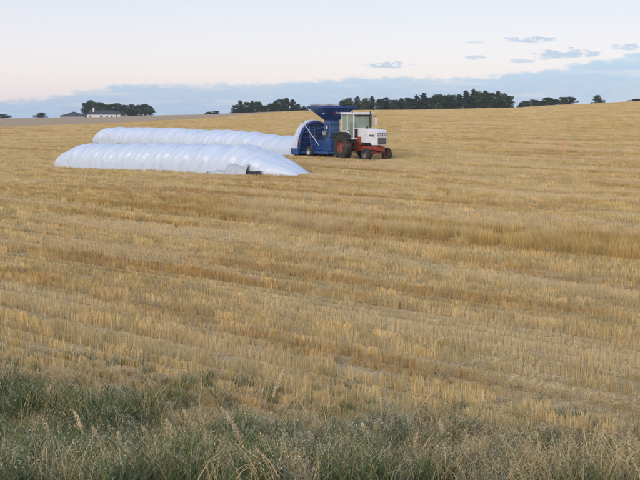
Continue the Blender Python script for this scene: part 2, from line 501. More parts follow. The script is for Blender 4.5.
SV = []
for k in range(8): SV.append(stubble_clump('clump_a%d' % k, .140, .018, 42, 3, (.80, .635, .29), (.94, .82, .52), 26, .08, .02))
for k in range(4): SV.append(stubble_clump('clump_b%d' % k, .22, .035, 44, 3, (.70, .53, .21), (.83, .67, .33), 10, .12, .05))
for k in range(4): SV.append(stubble_clump('clump_c%d' % k, .105, .028, 30, 3, (.78, .63, .36), (.90, .79, .54), 60, .16, .05))

def verge_edge(X, Y):
    """distance to the field edge, positive inside the field"""
    u = X / Y
    e = np.interp(u, [-.4, -.32, -.22, -.12, 0, .12, .22, .32, .4], [14.9, 14.6, 13.9, 13.1, 12.6, 12.6, 12.3, 11.8, 11.6])
    return Y - e - 0.9 * (vnoise(X / .9, Y / .9, 9) - .5)

def stubble_points():
    out = []
    for y0, y1, dv, du, ws in ((11, 62, .37, .46, 1.0), (62, 125, .42, .55, 1.35), (125, 235, .62, .9, 2.2), (235, 440, 1.3, 1.5, 3.6)):
        vs_ = np.arange(-70, 460, dv); us = np.arange(-400, 200, du)
        U, V = np.meshgrid(us, vs_)
        RI = np.repeat(np.arange(len(vs_)), len(us))
        U = U.ravel() + rng.uniform(-.04, .04, U.size); V = V.ravel() + rng.normal(0, .010, V.size)
        X = U * RD[0] + V * ND[0]; Y = U * RD[1] + V * ND[1]
        k = (Y > y0) & (Y <= y1) & (np.abs(X) < .385 * Y + 1.5)
        X, Y, U, V, RI = X[k], Y[k], U[k], V[k], RI[k]
        k = verge_edge(X, Y) > 0
        k &= Y < 3.0 * (X + 70) + 214
        X, Y, U, V, RI = X[k], Y[k], U[k], V[k], RI[k]
        rowh = np.random.default_rng(int(y0)).random(len(vs_))[RI]; rowh = np.where(rowh < .22, .56 + .3 * vnoise(U / 2.5, RI, 51), .88 + .26 * rowh)
        wv = V + 1.0 * (vnoise(U / 9, V / 9, 1) - .5) + .35 * (vnoise(U / 1.7, V / 1.7, 2) - .5)
        rnd = rng.random(len(X))
        bn0 = vnoise(U / 16, V / 1.3, 41); pn = vnoise(U / 14, V / 3.2, 5); pn2 = vnoise(U / 2.2, V / .9, 6)
        gold = np.zeros(len(X)); pale = np.full(len(X), .03)
        for a_, b_, s_ in ((24.8, 29.9, .95),):
            gold = np.maximum(gold, s_ * np.clip((wv - a_) / .3, 0, 1) * np.clip((b_ - wv) / .5, 0, 1))
        gap = np.clip(1 - np.abs(U + 14.7 - (wv - 27) * .4) / .8, 0, 1)       # the break in the tall strip
        gold = gold * (1 - .8 * gap) * np.clip((U + 41) / 12, .12, 1) * np.where((V > 25) & (V < 30), np.clip((vnoise(U / 3, V / 2, 12) - .12) * 4, .35, 1), 1)
        for a_, b_, s_ in ((16.4, 17.4, .5), (20.0, 22.0, .45), (31.2, 33.4, .9), (39.5, 41, .5), (46, 47.6, .6)):
            pale = np.maximum(pale, s_ * np.clip((wv - a_) / .5, 0, 1) * np.clip((b_ - wv) / .5, 0, 1) * (.4 + .9 * pn))
        pale = np.maximum(pale, .75 * np.clip((X / Y - .08) * 6, 0, 1) * np.clip((V - 11.4) / .6, 0, 1) * np.clip((14.2 - V) / .8, 0, 1) * (.35 + pn2))
        pale = np.maximum(pale, .5 * np.clip((.32 - bn0) * 5, 0, 1))
        far = V > 34
        ph = np.mod(wv, 9.0)
        gold = np.where(far, np.maximum(gold, .30 * np.clip((pn - .45) * 3, 0, 1) * (ph > 1.5) * (ph < 4.5)), gold)
        pale = np.where(far, np.maximum(pale, .85 * (ph > 5.4) * (ph < 7.8) * pn * 1.4), pale)
        typ = np.where(rnd < gold, 1, np.where(rnd < gold + pale + .22 * np.clip((pn2 - .72) * 4, 0, 1), 2, 0))
        idx = np.where(typ == 1, 8 + rng.integers(0, 4, len(X)), np.where(typ == 2, 12 + rng.integers(0, 4, len(X)), rng.integers(0, 8, len(X))))
        bn1 = vnoise(U / 16, V / 1.3, 41)
        hs = (.70 + .36 * bn1 + .2 * pn + .14 * vnoise(U / 1.2, V / .5, 8)) * rng.uniform(.92, 1.08, len(X))
        hs = hs * np.where(typ == 1, np.where(V < 32, np.clip(.82 + (U + 36) * .022, .8, 1.35), .85), rowh)
        hs = np.where(typ == 0, hs * np.where((wv > 14.9) & (wv < 15.9), .55, 1.0), hs)
        V_j = np.where(typ == 1, rng.uniform(-.2, .2, len(X)), 0.0); X = X + V_j * ND[0]; Y = Y + V_j * ND[1]
        keep = rng.random(len(X)) > .015 + .55 * np.clip((Y - 300) / 140, 0, 1)
        P = np.stack([X, Y, ground_z(X, Y)], 1)[keep]
        n = len(P)
        rz = ROW_A + rng.normal(0, .06, n) + math.pi * rng.integers(0, 2, n)
        rot_ = np.stack([np.zeros(n), np.zeros(n), rz], 1)
        s_ = np.stack([np.full(n, max(1, ws * .95)), np.full(n, ws), hs[keep]], 1)
        out.append((P, rot_, s_, idx[keep]))
    return [np.concatenate(q) for q in zip(*out)]
# keep clear of what stands on the field
def not_under(P):
    k = np.ones(len(P), bool)
    for (ax, ay), (bx_, by_), w in CLEAR:
        d = np.array([bx_ - ax, by_ - ay]); L = np.hypot(*d); d /= L
        q = P[:, :2] - np.array([ax, ay]); t = q @ d; s_ = np.abs(q @ np.array([-d[1], d[0]]))
        k &= ~((t > -0.1) & (t < L + .1) & (s_ < w))
    return k

# ------------------------------------------------------------------ layout of the big things
FWD = np.array([math.cos(R(-58)), math.sin(R(-58))]); RGT = np.array([FWD[1], -FWD[0]])   # tractor heading, its right
REAR = np.array([2.40, 70.5])                       # under the tractor's rear axle
TUN = REAR - FWD * 5.1                              # bagger tunnel front
BAG1_A = np.array([-0.85, 55.8]); BAG1_B = np.array([-18.0, 70.4])
BAG2_A = TUN - FWD * 0.5; BAG2_B = np.array([-24.6, 112.6])
CLEAR = [(BAG1_A, BAG1_B, 1.3), (BAG2_A, BAG2_B, 1.4), (TUN, REAR + FWD * 3.2, .95)]

P_, Ro_, Sc_, Ix_ = stubble_points()
k_ = not_under(P_)
stub = scatter('stubble', P_[k_], Ro_[k_], Sc_[k_], Ix_[k_], SV)
tag(stub, 'golden cut grain stubble in drilled rows across the field', None, None, 'stuff')

# ------------------------------------------------------------------ roadside grass
M_GRASS = tone_material('verge_blades', 0.7, trans=0.3)
def blades(n, rad, h0, h1, w, bend, cA, cB, seg=3):
    r = rad * np.sqrt(rng.random(n)); a_ = rng.uniform(0, 6.28, n)
    bx, by = r * np.cos(a_), r * np.sin(a_)
    h = rng.uniform(h0, h1, n); da = rng.uniform(0, 6.28, n); bd = rng.uniform(.1, 1, n) * bend * h
    wa = rng.uniform(0, 3.14, n); ww = w * rng.uniform(.6, 1.2, n)
    V = np.zeros((n, (seg + 1) * 2, 3))
    for s_ in range(seg + 1):
        t = s_ / seg
        cx = bx + np.cos(da) * bd * t ** 2; cy = by + np.sin(da) * bd * t ** 2; cz = h * (t - .25 * bend * t ** 3) - .02
        wd = ww * (1 - t) ** .6 + .0006
        V[:, 2 * s_] = np.stack([cx - np.cos(wa) * wd, cy - np.sin(wa) * wd, cz], 1)
        V[:, 2 * s_ + 1] = np.stack([cx + np.cos(wa) * wd, cy + np.sin(wa) * wd, cz], 1)
    F = np.array([[2 * s_, 2 * s_ + 1, 2 * s_ + 3, 2 * s_ + 2] for s_ in range(seg)])
    F = (np.arange(n)[:, None, None] * (seg + 1) * 2 + F[None]).reshape(-1, 4)
    t = rng.random((n, 1)); c = (np.array(cA) * (1 - t) + np.array(cB) * t) * rng.uniform(.75, 1.2, (n, 1))
    tips = np.stack([V[:, -1], V[:, -3]], 1)
    return V.reshape(-1, 3), F, np.repeat(c, (seg + 1) * 2, axis=0), tips

def seeds(centres, size, cA, cB):
    """little four-sided spikelets as boxes of quads"""
    n = len(centres)
    d = rng.normal(0, .5, (n, 3)); d[:, 2] = rng.uniform(-.3, 1.2, n); d /= np.linalg.norm(d, axis=1, keepdims=True)
    s1 = np.cross(d, np.array([.3, .9, .2])); s1 /= np.linalg.norm(s1, axis=1, keepdims=True); s2 = np.cross(d, s1)
    L = size * rng.uniform(.6, 1.4, n)[:, None]; wd = L * .28
    V = np.stack([centres - d * L, centres + s1 * wd, centres + d * L, centres - s1 * wd,
                  centres - d * L, centres + s2 * wd, centres + d * L, centres - s2 * wd], 1)
    F = np.array([[0, 1, 2, 3], [4, 5, 6, 7]])
    F = (np.arange(n)[:, None, None] * 8 + F[None]).reshape(-1, 4)
    t = rng.random((n, 1)); c = np.array(cA) * (1 - t) + np.array(cB) * t
    return V.reshape(-1, 3), F, np.repeat(c, 8, axis=0)

def panicle(tips, down, m_, spread, size, cA, cB):
    t = rng.random((len(tips), m_, 1))
    p = tips[:, None] + (down - tips)[:, None] * t * .9 + rng.normal(0, spread, (len(tips), m_, 3)) * (.4 + t)
    return seeds(p.reshape(-1, 3), size, cA, cB)

GREEN1, GREEN2 = (.06, .10, .035), (.19, .245, .09)
GREY1, GREY2 = (.09, .115, .075), (.28, .31, .21)
DRY1, DRY2 = (.34, .25, .11), (.74, .60, .32)
GV = []
def clump(name, parts): v, f, c = join(parts); GV.append(mesh_np(name, v, f, M_GRASS, c, link=False))
for k in range(3):                                            # fresh green
    b1 = blades(46, .16, .16, .50, .0055, .7, GREEN1, GREEN2); b2 = blades(14, .16, .2, .5, .003, .6, DRY1, DRY2)
    clump('g_a%d' % k, [b1[:3], b2[:3]])
for k in range(4):                                            # grey-green weeds with small heads
    b1 = blades(44, .17, .10, .40, .006, .9, GREY1, GREY2); b2 = blades(4, .15, .3, .48, .0018, .5, DRY1, DRY2)
    t_ = b2[3]; sd_ = panicle(t_[:, 0], t_[:, 1], 8, .024, .010, (.40, .40, .33), (.74, .72, .60))
    clump('g_b%d' % k, [b1[:3], b2[:3], sd_])
for k in range(4):                                            # dry grass with pale panicles
    b1 = blades(30, .17, .12, .42, .004, .7, DRY1, DRY2); b2 = blades(7, .16, .28, .55, .0018, .55, DRY1, DRY2)
    t_ = b2[3]; sd_ = panicle(t_[:, 0], t_[:, 1], 6, .014, .009, (.56, .43, .24), (.84, .71, .47))
    b3 = blades(18, .16, .15, .35, .0035, .6, GREEN1, GREY2)
    clump('g_c%d' % k, [b1[:3], b2[:3], b3[:3], sd_])

n = 3900
Xv = rng.uniform(-7.2, 7.2, n); Yv = rng.uniform(7.0, 16.0, n)
ve = verge_edge(Xv, Yv)
u_ = Xv / Yv
k_ = (ve < -.9 + 2.6 * rng.random(n) ** 1.8) & (np.abs(u_) < .45)
k_ |= (ve < 3.2) & (rng.random(n) < .012) & (np.abs(u_) < .45) & (u_ > -.35)
k_ &= ~((u_ > .05) & (rng.random(n) < .3))
Xv, Yv, ve, u_ = Xv[k_], Yv[k_], ve[k_], u_[k_]
gn = vnoise(Xv / 1.1, Yv / .9, 21); dn = vnoise(Xv / .8 + 40, Yv / .8, 22)
pg = np.clip(.22 + .9 * (gn - .5) + .22 * (u_ < -.05) + .12 * np.clip(-ve - .8, 0, 2), .03, .8)
pd = np.clip(.22 + .9 * (dn - .5) + .25 * (ve > -.6) + .35 * (u_ > .1), .05, .85)
rn = rng.random(len(Xv))
pd = pd * 1.6
pg = pg * np.where(u_ > .08, .5, 1.0)
typ = np.where(rn < pg / (pg + pd + .5), 0, np.where(rn < (pg + pd) / (pg + pd + .5), 2, 1))
typ = np.where((typ == 1) & (u_ > .0) & (rng.random(len(Xv)) < np.clip(u_ * 2.6, 0, .75)), 2, typ)
ix = np.where(typ == 0, rng.integers(0, 3, len(Xv)), np.where(typ == 1, 3 + rng.integers(0, 4, len(Xv)), 7 + rng.integers(0, 4, len(Xv))))
n = len(Xv)
s_ = rng.uniform(.6, 1.35, n) * np.where(ve > 0, .75, 1.0)
vg = scatter('verge_grass', np.stack([Xv, Yv, ground_z(Xv, Yv)], 1), np.stack([rng.normal(0, .08, n), rng.normal(0, .08, n), rng.uniform(0, 6.28, n)], 1),
             np.stack([s_, s_, s_ * rng.uniform(.62, 1.0, n)], 1), ix, GV)
tag(vg, 'tangled green and dry grass with pale seed heads along the field edge', None, None, 'stuff')

# tall tan seed-head stalks that stand out above the verge
M_STALK = tone_material('dry_stalk', .75, trans=.2)
stalks = [(20, 446, 10.9, -14), (46, 428, 11.1, -10), (74, 416, 11.3, -16), (92, 432, 10.9, -24), (104, 440, 10.7, 8), (118, 436, 10.9, -6), (141, 430, 10.9, -22), (166, 424, 11.2, -24), (183, 415, 11.3, -24), (221, 412, 11.1, -26),
          (204, 440, 10.7, -18), (284, 374, 12.6, 16), (262, 444, 10.7, 14), (33, 438, 11.4, 12), (60, 445, 10.7, -20), (128, 446, 10.6, 10), (155, 440, 10.8, -14), (232, 430, 11.0, -22), (246, 446, 10.7, -24), (308, 436, 11.1, -12), (338, 446, 10.8, 9), (362, 428, 11.4, -16), (418, 438, 11.1, 12), (440, 426, 11.5, -9), (468, 440, 11.0, 15), (572, 444, 10.8, -12), (536, 436, 11.0, -10), (606, 430, 11.1, 18)]
stalks.sort()
WORDS = ['leftmost', 'second', 'third', 'fourth', 'fifth', 'sixth', 'seventh', 'eighth', 'ninth', 'tenth', 'eleventh', 'twelfth', 'thirteenth', 'fourteenth', 'fifteenth', 'sixteenth', 'seventeenth', 'eighteenth', 'nineteenth', 'twentieth', 'twenty-first', 'twenty-second', 'twenty-third', 'twenty-fourth', 'twenty-fifth', 'twenty-sixth', 'twenty-seventh', 'rightmost']
for k, (px_, py_, Y_, lean_) in enumerate(stalks):
    py_ -= 6; tipz = z_from_px(py_, Y_); q = at(px_, Y_, tipz); q.z = gz(q.x, q.y); H_ = tipz - q.z
    e = empty('grass_stalk', q)
    tag(e, 'tan seed-head grass stalk at the verge, ' + (WORDS[-1] if k == len(stalks) - 1 else WORDS[k]) + (' from the left' if 0 < k < len(stalks) - 1 else ' of all'), 'grass', 'seed-head stalks in the verge')
    n_ = 9; lx = H_ * math.tan(R(lean_))
    P = [Vector((lx * ((i / n_) ** 2 - 1), .04 * math.sin(i), H_ * (i / n_) - .02)) for i in range(n_ + 1)]
    mb_ = MB()
    for i in range(n_): mb_.tube(P[i], P[i + 1], .0032 * (1 - .6 * i / n_), .0032 * (1 - .6 * (i + 1) / n_), 5)
    bmesh.ops.recalc_face_normals(mb_.bm, faces=mb_.bm.faces[:])
    o = mb_.build('stem', mat('stem_straw', (.60, .47, .28), .8), e)
    m_ = 210; t_ = rng.random(m_); hl = 1.35
    ct = np.array([np.array(P[-1]) * (1 - a_) + np.array(P[-6]) * a_ for a_ in t_]) + rng.normal(0, 1, (m_, 3)) * (.003 + .012 * np.sin(t_ * 3.14) ** .7)[:, None]
    v_, f_, c_ = seeds(ct, .013, (.66, .52, .32), (.92, .80, .58))
    mesh_np('seed_head', v_, f_, M_STALK, c_, parent=e)['kind'] = 'stuff'

# ------------------------------------------------------------------ materials for the machines
M_BAG = mat('bag_plastic', (.51, .575, .69), 0.24, var=.02, nscale=.6, bump=0.25, bscale=3.0, dirt=((.62, .63, .64), .25))
def bag_material():
    m = bpy.data.materials.new('stretched_bag_plastic'); m.use_nodes = True
    N = NT(m.node_tree); b = N.n['Principled BSDF']
    at_ = N.new('ShaderNodeAttribute'); at_.attribute_name = 'tone'
    def cv(a_, b_, lean):
        sp = N.new('ShaderNodeSeparateXYZ'); N.l.new(at_.outputs['Vector'], sp.inputs[0])
        cb = N.new('ShaderNodeCombineXYZ')
        N.put(cb.inputs[0], N.math('ADD', N.math('MULTIPLY', sp.outputs[0], 50 * a_), N.math('MULTIPLY', sp.outputs[1], lean)))
        N.put(cb.inputs[1], N.math('MULTIPLY', sp.outputs[1], 4 * b_))
        return cb.outputs[0]
    w_a = N.noise(cv(5.0, 1.3, 5), 1.0, 5, .6); w_b = N.noise(cv(1.4, 2.0, -3), 1.0, 5, .6); w_c = N.noise(cv(9, 3, 14), 1.0, 4, .6)
    hgt = N.math('ADD', N.math('MULTIPLY', w_a, .8), N.math('ADD', N.math('MULTIPLY', w_b, .5), N.math('MULTIPLY', w_c, .35)))
    bn = N.new('ShaderNodeBump'); bn.inputs['Strength'].default_value = .8; bn.inputs['Distance'].default_value = .075
    N.l.new(hgt, bn.inputs['Height']); N.l.new(bn.outputs[0], b.inputs['Normal'])
    c = N.mix(N.smooth(N.noise(cv(.7, 1.4, 0), 1.0, 5, .65), .5, .75, 0, .5), (.505, .585, .715, 1), (.43, .48, .56, 1))
    N.l.new(c, b.inputs['Base Color']); b.inputs['Roughness'].default_value = .22
    return m
M_BAGS = bag_material()
M_LINE = mat('black_lining', (.018, .018, .02), .5)
M_BLUE = mat('blue_paint', (.018, .062, .22), .38, var=.15, nscale=1.5, dirt=((.05, .09, .19), .5))
M_BLUE2 = mat('deep_blue_paint', (.009, .025, .095), .45, var=.15, nscale=1.5)
M_BLUE3 = mat('worn_blue_paint', (.05, .105, .25), .5, var=.2, nscale=3, dirt=((.16, .19, .25), .5))
M_WHITE = mat('white_paint', (.66, .68, .73), .38, var=.06, nscale=1.6, dirt=((.40, .38, .35), .6))
M_RED = mat('red_orange_paint', (.30, .05, .032), .55, var=.2, nscale=2, dirt=((.18, .09, .06), .5))
M_RUB = mat('tyre_rubber', (.028, .028, .030), .85, var=.2, nscale=3, dirt=((.14, .12, .09), .45))
M_DARK = mat('dark_metal', (.025, .026, .03), .55, var=.2)
M_STEEL = mat('galvanised_steel', (.45, .46, .48), .4, .7, var=.1)
M_GRILLE = mat('grille_mesh', (.06, .06, .065), .6, var=.2, nscale=8)
M_LAMP = mat('lamp_lens', (.62, .62, .60), .15, var=.05)
def glass_mat(name, sheenc, f):
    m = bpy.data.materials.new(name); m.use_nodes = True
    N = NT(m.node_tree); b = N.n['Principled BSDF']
    b.inputs['Base Color'].default_value = sheenc; b.inputs['Roughness'].default_value = .06
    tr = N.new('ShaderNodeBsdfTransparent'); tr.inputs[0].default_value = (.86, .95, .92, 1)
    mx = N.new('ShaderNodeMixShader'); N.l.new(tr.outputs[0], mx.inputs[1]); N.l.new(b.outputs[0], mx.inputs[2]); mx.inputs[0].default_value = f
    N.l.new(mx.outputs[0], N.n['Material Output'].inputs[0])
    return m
M_GLASS = glass_mat('cab_glass_painted_sheen', (.42, .50, .48, 1), .30)  # pale base colour mixed in stands for sky reflected in the panes

# ------------------------------------------------------------------ grain bags
def grain_bag(name, A, B, wfun, hfun, seed, rib_amp, root, step=.07, na=56, fold=None, period=1.9):
    A = np.array(A, float); B = np.array(B, float)
    L = np.hypot(*(B - A)); d = (B - A) / L; nrm = np.array([-d[1], d[0]])
    ns = int(L / step) + 1
    t = np.linspace(0, L, ns)[:, None]; th = np.linspace(0, math.pi, na)[None, :]
    w = wfun(t); h = hfun(t)
    # bulging rings: the filled bag bellies out between stretched creases; creases lean along the bag
    side = np.cos(th)                                        # +1 on the far side .. -1
    wob = .8 * (vnoise(t / 2.3 + 5, 0 * t, seed) - .5) + .25 * (vnoise(t / .8, th * 1.5, seed + 1) - .5)
    ph = (t + wob - .8 * (1 - np.sin(th) ** .8)) / period
    fr = np.mod(ph, 1.0)
    rib = np.abs(np.sin(math.pi * fr)) ** .5
    minor = np.sin(2 * math.pi * ph * 3.1 + 3 * vnoise(t / 1.1, th * 2, seed + 2))
    am = np.clip(np.minimum(t, L - t) / 3.0, .35, 1) * (.6 + .8 * vnoise(t / 4, 0 * t + 3, seed + 3))
    f = 1 + rib_amp * am * (rib - .75) + rib_amp * .16 * minor * am + .03 * (vnoise(t / 1.6, th * 1.7, seed + 4) - .5)
    lat = w * side * (1 + (f - 1) * .7)
    zz = h * np.sin(th) ** .62 * f
    if fold is not None: zz, lat = fold(t, th, zz, lat, seed)
    X = A[0] + d[0] * t + nrm[0] * lat; Y = A[1] + d[1] * t + nrm[1] * lat
    Z = ground_z(A[0] + d[0] * t + nrm[0] * w * side, A[1] + d[1] * t + nrm[1] * w * side) + np.maximum(zz, 0) + .012
    V = np.stack([X, Y, Z], -1)
    o_ = np.array([root.location.x, root.location.y, root.location.z])
    V = V.reshape(-1, 3) - o_
    i_, j_ = np.meshgrid(np.arange(ns - 1), np.arange(na - 1), indexing='ij'); a_ = (i_ * na + j_).ravel()
    F = np.stack([a_, a_ + na, a_ + na + 1, a_ + 1], 1)
    tt = np.stack(np.broadcast_arrays(t / 50, th / 4, 0 * t * th), -1).reshape(-1, 3)
    o = mesh_np(name, V, F, M_BAGS, tt, smooth=True, parent=root)
    return o, d, nrm

def smooth01(x): x = np.clip(x, 0, 1); return x * x * (3 - 2 * x)

# near bag, its emptied tail towards the tractor
root1 = empty('grain_bag', (BAG1_A[0], BAG1_A[1], gz(*BAG1_A)))
tag(root1, 'near white plastic grain bag with slumped open end and black-lined flaps', 'grain bag', 'white grain bags lying on the stubble')
L1 = float(np.hypot(*(BAG1_B - BAG1_A)))
h1 = lambda t: 1.60 * (.03 + .97 * np.sin(math.pi / 2 * np.clip(t / 5.4, 0, 1)) ** .92) * (.04 + .96 * np.sqrt(np.clip(1 - np.clip((t - (L1 - 4.2)) / 4.2, 0, 1) ** 2, 0, 1)))
w1 = lambda t: 1.52 * (.34 + .66 * smooth01((t + .4) / 3.4) ** .8) * (.45 + .55 * np.sqrt(np.clip(1 - np.clip((t - (L1 - 3.4)) / 3.4, 0, 1) ** 2, 0, 1)))
def fold1(t, th, zz, lat, seed):
    k = np.clip((7.0 - t) / 5.0, 0, 1)
    ridges = np.abs(np.sin(th * 4.5 + 2.5 * vnoise(t / 1.3, th, 31) + .3 * t)) ** .7
    zz = zz * (1 - k * .06 * (1 - ridges)) + k * .02 * vnoise(t / .35, th * 5, 33) * np.sin(th)
    return zz, lat
body1, dir1, nrm1 = grain_bag('bag_body', BAG1_A, BAG1_B, w1, h1, 3, .17, root1, fold=fold1)

# black lining and torn flaps at the emptied end (near side)
def bag_local(t, s_, dz):
    p = BAG1_A + dir1 * t + nrm1 * s_
    return (p[0] - root1.location.x, p[1] - root1.location.y, gz(p[0], p[1]) + dz - root1.location.z)
NEAR = -1 if (nrm1[1] > 0) else 1                             # sign of the side that faces the camera
def sheet(name, rows, m, thick=.012, sub=2):
    mb = MB(); n_ = len(rows[0])
    for off in (0, 1):
        pass
    vs2 = [[mb.bm.verts.new(p) for p in r_] for r_ in rows]
    for i in range(len(rows) - 1):
        for j in range(n_ - 1): mb.bm.faces.new((vs2[i][j], vs2[i][j + 1], vs2[i + 1][j + 1], vs2[i + 1][j]))
    o = mb.build(name, m, root1, smooth=True)
    sm = o.modifiers.new('sub', 'SUBSURF'); sm.levels = sub; sm.render_levels = sub
    so = o.modifiers.new('sol', 'SOLIDIFY'); so.thickness = thick
    return o
W1 = 1.5
def strip(t0, t1, n_, lo, hi, zlo, zhi, jit, seed, tap=0.0):
    r_ = random.Random(seed); rows = [[], [], []]
    for i in range(n_):
        t = t0 + (t1 - t0) * i / (n_ - 1)
        j = r_.uniform(-jit, jit); zhi_ = zlo + (zhi - zlo) * (1 - tap * i / (n_ - 1))
        wl = float(w1(np.array(t)))
        rows[0].append(bag_local(t, NEAR * (wl + lo), zlo))
        rows[1].append(bag_local(t + j, NEAR * (wl + (lo + hi) / 2 + .05), (zlo + zhi_) / 2 + .08 * (1 - tap) + j * .3))
        rows[2].append(bag_local(t, NEAR * (wl + hi), zhi_ + j * .6))
    return rows
M_FLAP = mat('grey_flap_plastic', (.40, .44, .49), .45, var=.08, nscale=2, bump=.3, bscale=6)
sheet('black_lining', strip(1.85, 2.75, 7, .34, .16, .04, .27, .03, 1), M_LINE, .006, 1)
sheet('flap', strip(2.7, 4.5, 8, .42, .05, .02, .58, .16, 2), M_FLAP)
sheet('flap', strip(4.2, 6.0, 7, .40, .12, .02, .26, .12, 3), M_FLAP)
sheet('black_lining', strip(6.1, 4.7, 8, .24, .20, .05, .20, .02, 4, 1.0), M_LINE, .004, 1)
sheet('black_lining', strip(2.75, 3.15, 5, .24, .12, .12, .36, .08, 5), M_LINE, .006, 1)

# far bag, still joined to the bagger
root2 = empty('grain_bag', (BAG2_A[0], BAG2_A[1], gz(*BAG2_A)))
tag(root2, 'far ribbed white plastic grain bag attached to the blue bagger', 'grain bag', 'white grain bags lying on the stubble')
L2 = float(np.hypot(*(BAG2_B - BAG2_A)))
h2 = lambda t: (1.45 + 1.12 * np.clip(1 - t / .8, 0, 1) ** 1.3 + .20 * smooth01((t - 4) / 12) - .06 * smooth01((t - 26) / 14) - .12 * np.exp(-((t - 5) / 2.5) ** 2)) * (.05 + .95 * np.sqrt(np.clip(1 - np.clip((t - (L2 - 5)) / 5, 0, 1) ** 2, 0, 1)))
w2 = lambda t: 1.58 * (.45 + .55 * np.sqrt(np.clip(1 - np.clip((t - (L2 - 3.5)) / 3.5, 0, 1) ** 2, 0, 1)))
body2, dir2, nrm2 = grain_bag('bag_body', BAG2_A, BAG2_B, w2, h2, 17, .21, root2, period=2.5)

# ------------------------------------------------------------------ bagger (x forward, y left, origin under the tunnel front)
HEAD = math.atan2(FWD[1], FWD[0])
bg_ = empty('grain_bagger', (TUN[0], TUN[1], gz(*TUN)), HEAD)
tag(bg_, 'blue grain bagging machine with flared hopper hitched behind the white tractor', 'grain bagger')
def arch(hw, hh, n_=28, z_=0.25, p=.78):
    return [(-hw * math.cos(math.pi * i / n_), z_ + (hh - z_) * math.sin(math.pi * i / n_) ** p) for i in range(n_ + 1)]
mb = MB()                                                     # tunnel shell with thickness
o_, i_ = arch(1.48, 2.58), arch(1.42, 2.52)
mb.prism(o_ + i_[::-1], 'x', -.70, 0.12)
mb.build('tunnel', M_BLUE, bg_, smooth=True)
mb = MB(); mb.prism(arch(1.40, 2.50), 'x', -.04, 0.0)
plate = mb.build('front_plate', M_BLUE2, bg_)
for zz in (.62, 1.02, 1.42, 1.80, 2.12):                      # stiffener ribs across the plate
    hw = 1.38 * math.sqrt(max(0, 1 - ((zz - .25) / 2.25) ** 2.4))
    MB().box(.002, .07, -hw, hw, zz - .035, zz + .035).build('stiffener', M_BLUE, plate)
for yy in (-.95, -.38, .38, .95):
    zt = 2.38 * math.sqrt(max(0, 1 - (abs(yy) / 1.46) ** 2.2))
    MB().box(.002, .055, yy - .03, yy + .03, .3, zt).build('stiffener', M_BLUE2, plate)
mb = MB(); mb.prism(arch(1.53, 2.63, z_=.2) + arch(1.40, 2.50, z_=.2)[::-1], 'x', .0, .10); mb.build('arch_flange', M_BLUE, bg_, smooth=True)
# pleated bag still on the tunnel: belongs to the far bag
mb = MB()
for k in range(3):
    x1 = -.12 - k * .2
    g = .02 * (k % 2)
    mb.prism(arch(1.62 + g, 2.70 + g, z_=.16) + arch(1.535, 2.635, z_=.16)[::-1], 'x', x1 - .19, x1)
pl = mb.build('pleated_collar', M_BAG, root2, smooth=True)
pl.matrix_parent_inverse = Matrix.Identity(4)
pl.location = Vector((TUN[0], TUN[1], gz(*TUN))) - root2.location
pl.rotation_euler = (0, 0, HEAD)
# hopper
HX, HZ0, HZ1 = 2.2, 2.68, 3.72
def funnel(a0, b0, z0_, a1, b1, z1_, th):
    mb_ = MB()
    lo = [(HX - a0, -b0), (HX + a0, -b0), (HX + a0, b0), (HX - a0, b0)]; hi = [(HX - a1, -b1), (HX + a1, -b1), (HX + a1, b1), (HX - a1, b1)]
    inn = lambda p, s_: (HX + (p[0] - HX) * s_, p[1] * s_)
    pts_ = [(x, y, z0_) for x, y in lo] + [(x, y, z1_) for x, y in hi] + [(*inn(p, .97), z1_) for p in hi] + [(*inn(p, .9), z0_) for p in lo]
    fs = []
    for k in range(4):
        j = (k + 1) % 4
        fs += [(k, j, 4 + j, 4 + k), (4 + k, 4 + j, 8 + j, 8 + k), (8 + k, 8 + j, 12 + j, 12 + k), (12 + k, 12 + j, j, k)]
    return mb_.poly(pts_, fs)
hop = funnel(.36, .38, HZ0, 1.04, 1.40, HZ1 - .14, .02).build('hopper', M_BLUE, bg_)
mb = MB()
for s_ in (-1, 1):
    mb.box(HX - 1.07, HX + 1.07, s_ * 1.42 - .03, s_ * 1.42 + .03, HZ1 - .15, HZ1)
    mb.box(HX + s_ * 1.06 - .03, HX + s_ * 1.06 + .03, -1.39, 1.39, HZ1 - .149, HZ1 - .002)
mb.build('hopper_rim', M_BLUE, hop)
MB().box(HX - .60, HX + .60, -.80, .80, HZ1 - .50, HZ1 - .44).build('grain_load', mat('grain', (.42, .30, .14), .9, bump=.5, bscale=40), hop)
mb = MB(); mb.path([(HX - 1.02, -1.2 + .4 * k, HZ1 + .06 + .03 * math.sin(k * 1.9)) for k in range(7)], .085, 10)
mb.build('tarp_roll', mat('grey_tarp', (.40, .42, .45), .8), hop, smooth=True)
# printed mark on the front slope: red roundel and pale lettering bars, too small to read in the photograph
def on_front(y, v):                                            # point on the hopper's front slope
    t = v
    x = HX + .36 + (1.04 - .36) * t + .008; return (x, y, HZ0 + (HZ1 - .14 - HZ0) * t)
def decal(name, y0, y1, v0, v1, m, lift=.006):
    p = [Vector(on_front(y0, v0)), Vector(on_front(y1, v0)), Vector(on_front(y1, v1)), Vector(on_front(y0, v1))]
    n_ = (p[1] - p[0]).cross(p[3] - p[0]).normalized(); n_ = n_ if n_.x > 0 else -n_
    q = [a_ + n_ * lift for a_ in p]
    mb_ = MB(); mb_.poly([*p, *q], [(0, 1, 2, 3), (4, 5, 6, 7), (0, 1, 5, 4), (1, 2, 6, 5), (2, 3, 7, 6), (3, 0, 4, 7)])
    return mb_.build(name, m, hop)
M_RMARK = mat('red_print', (.45, .03, .03), .5); M_WMARK = mat('white_print', (.72, .74, .78), .5)
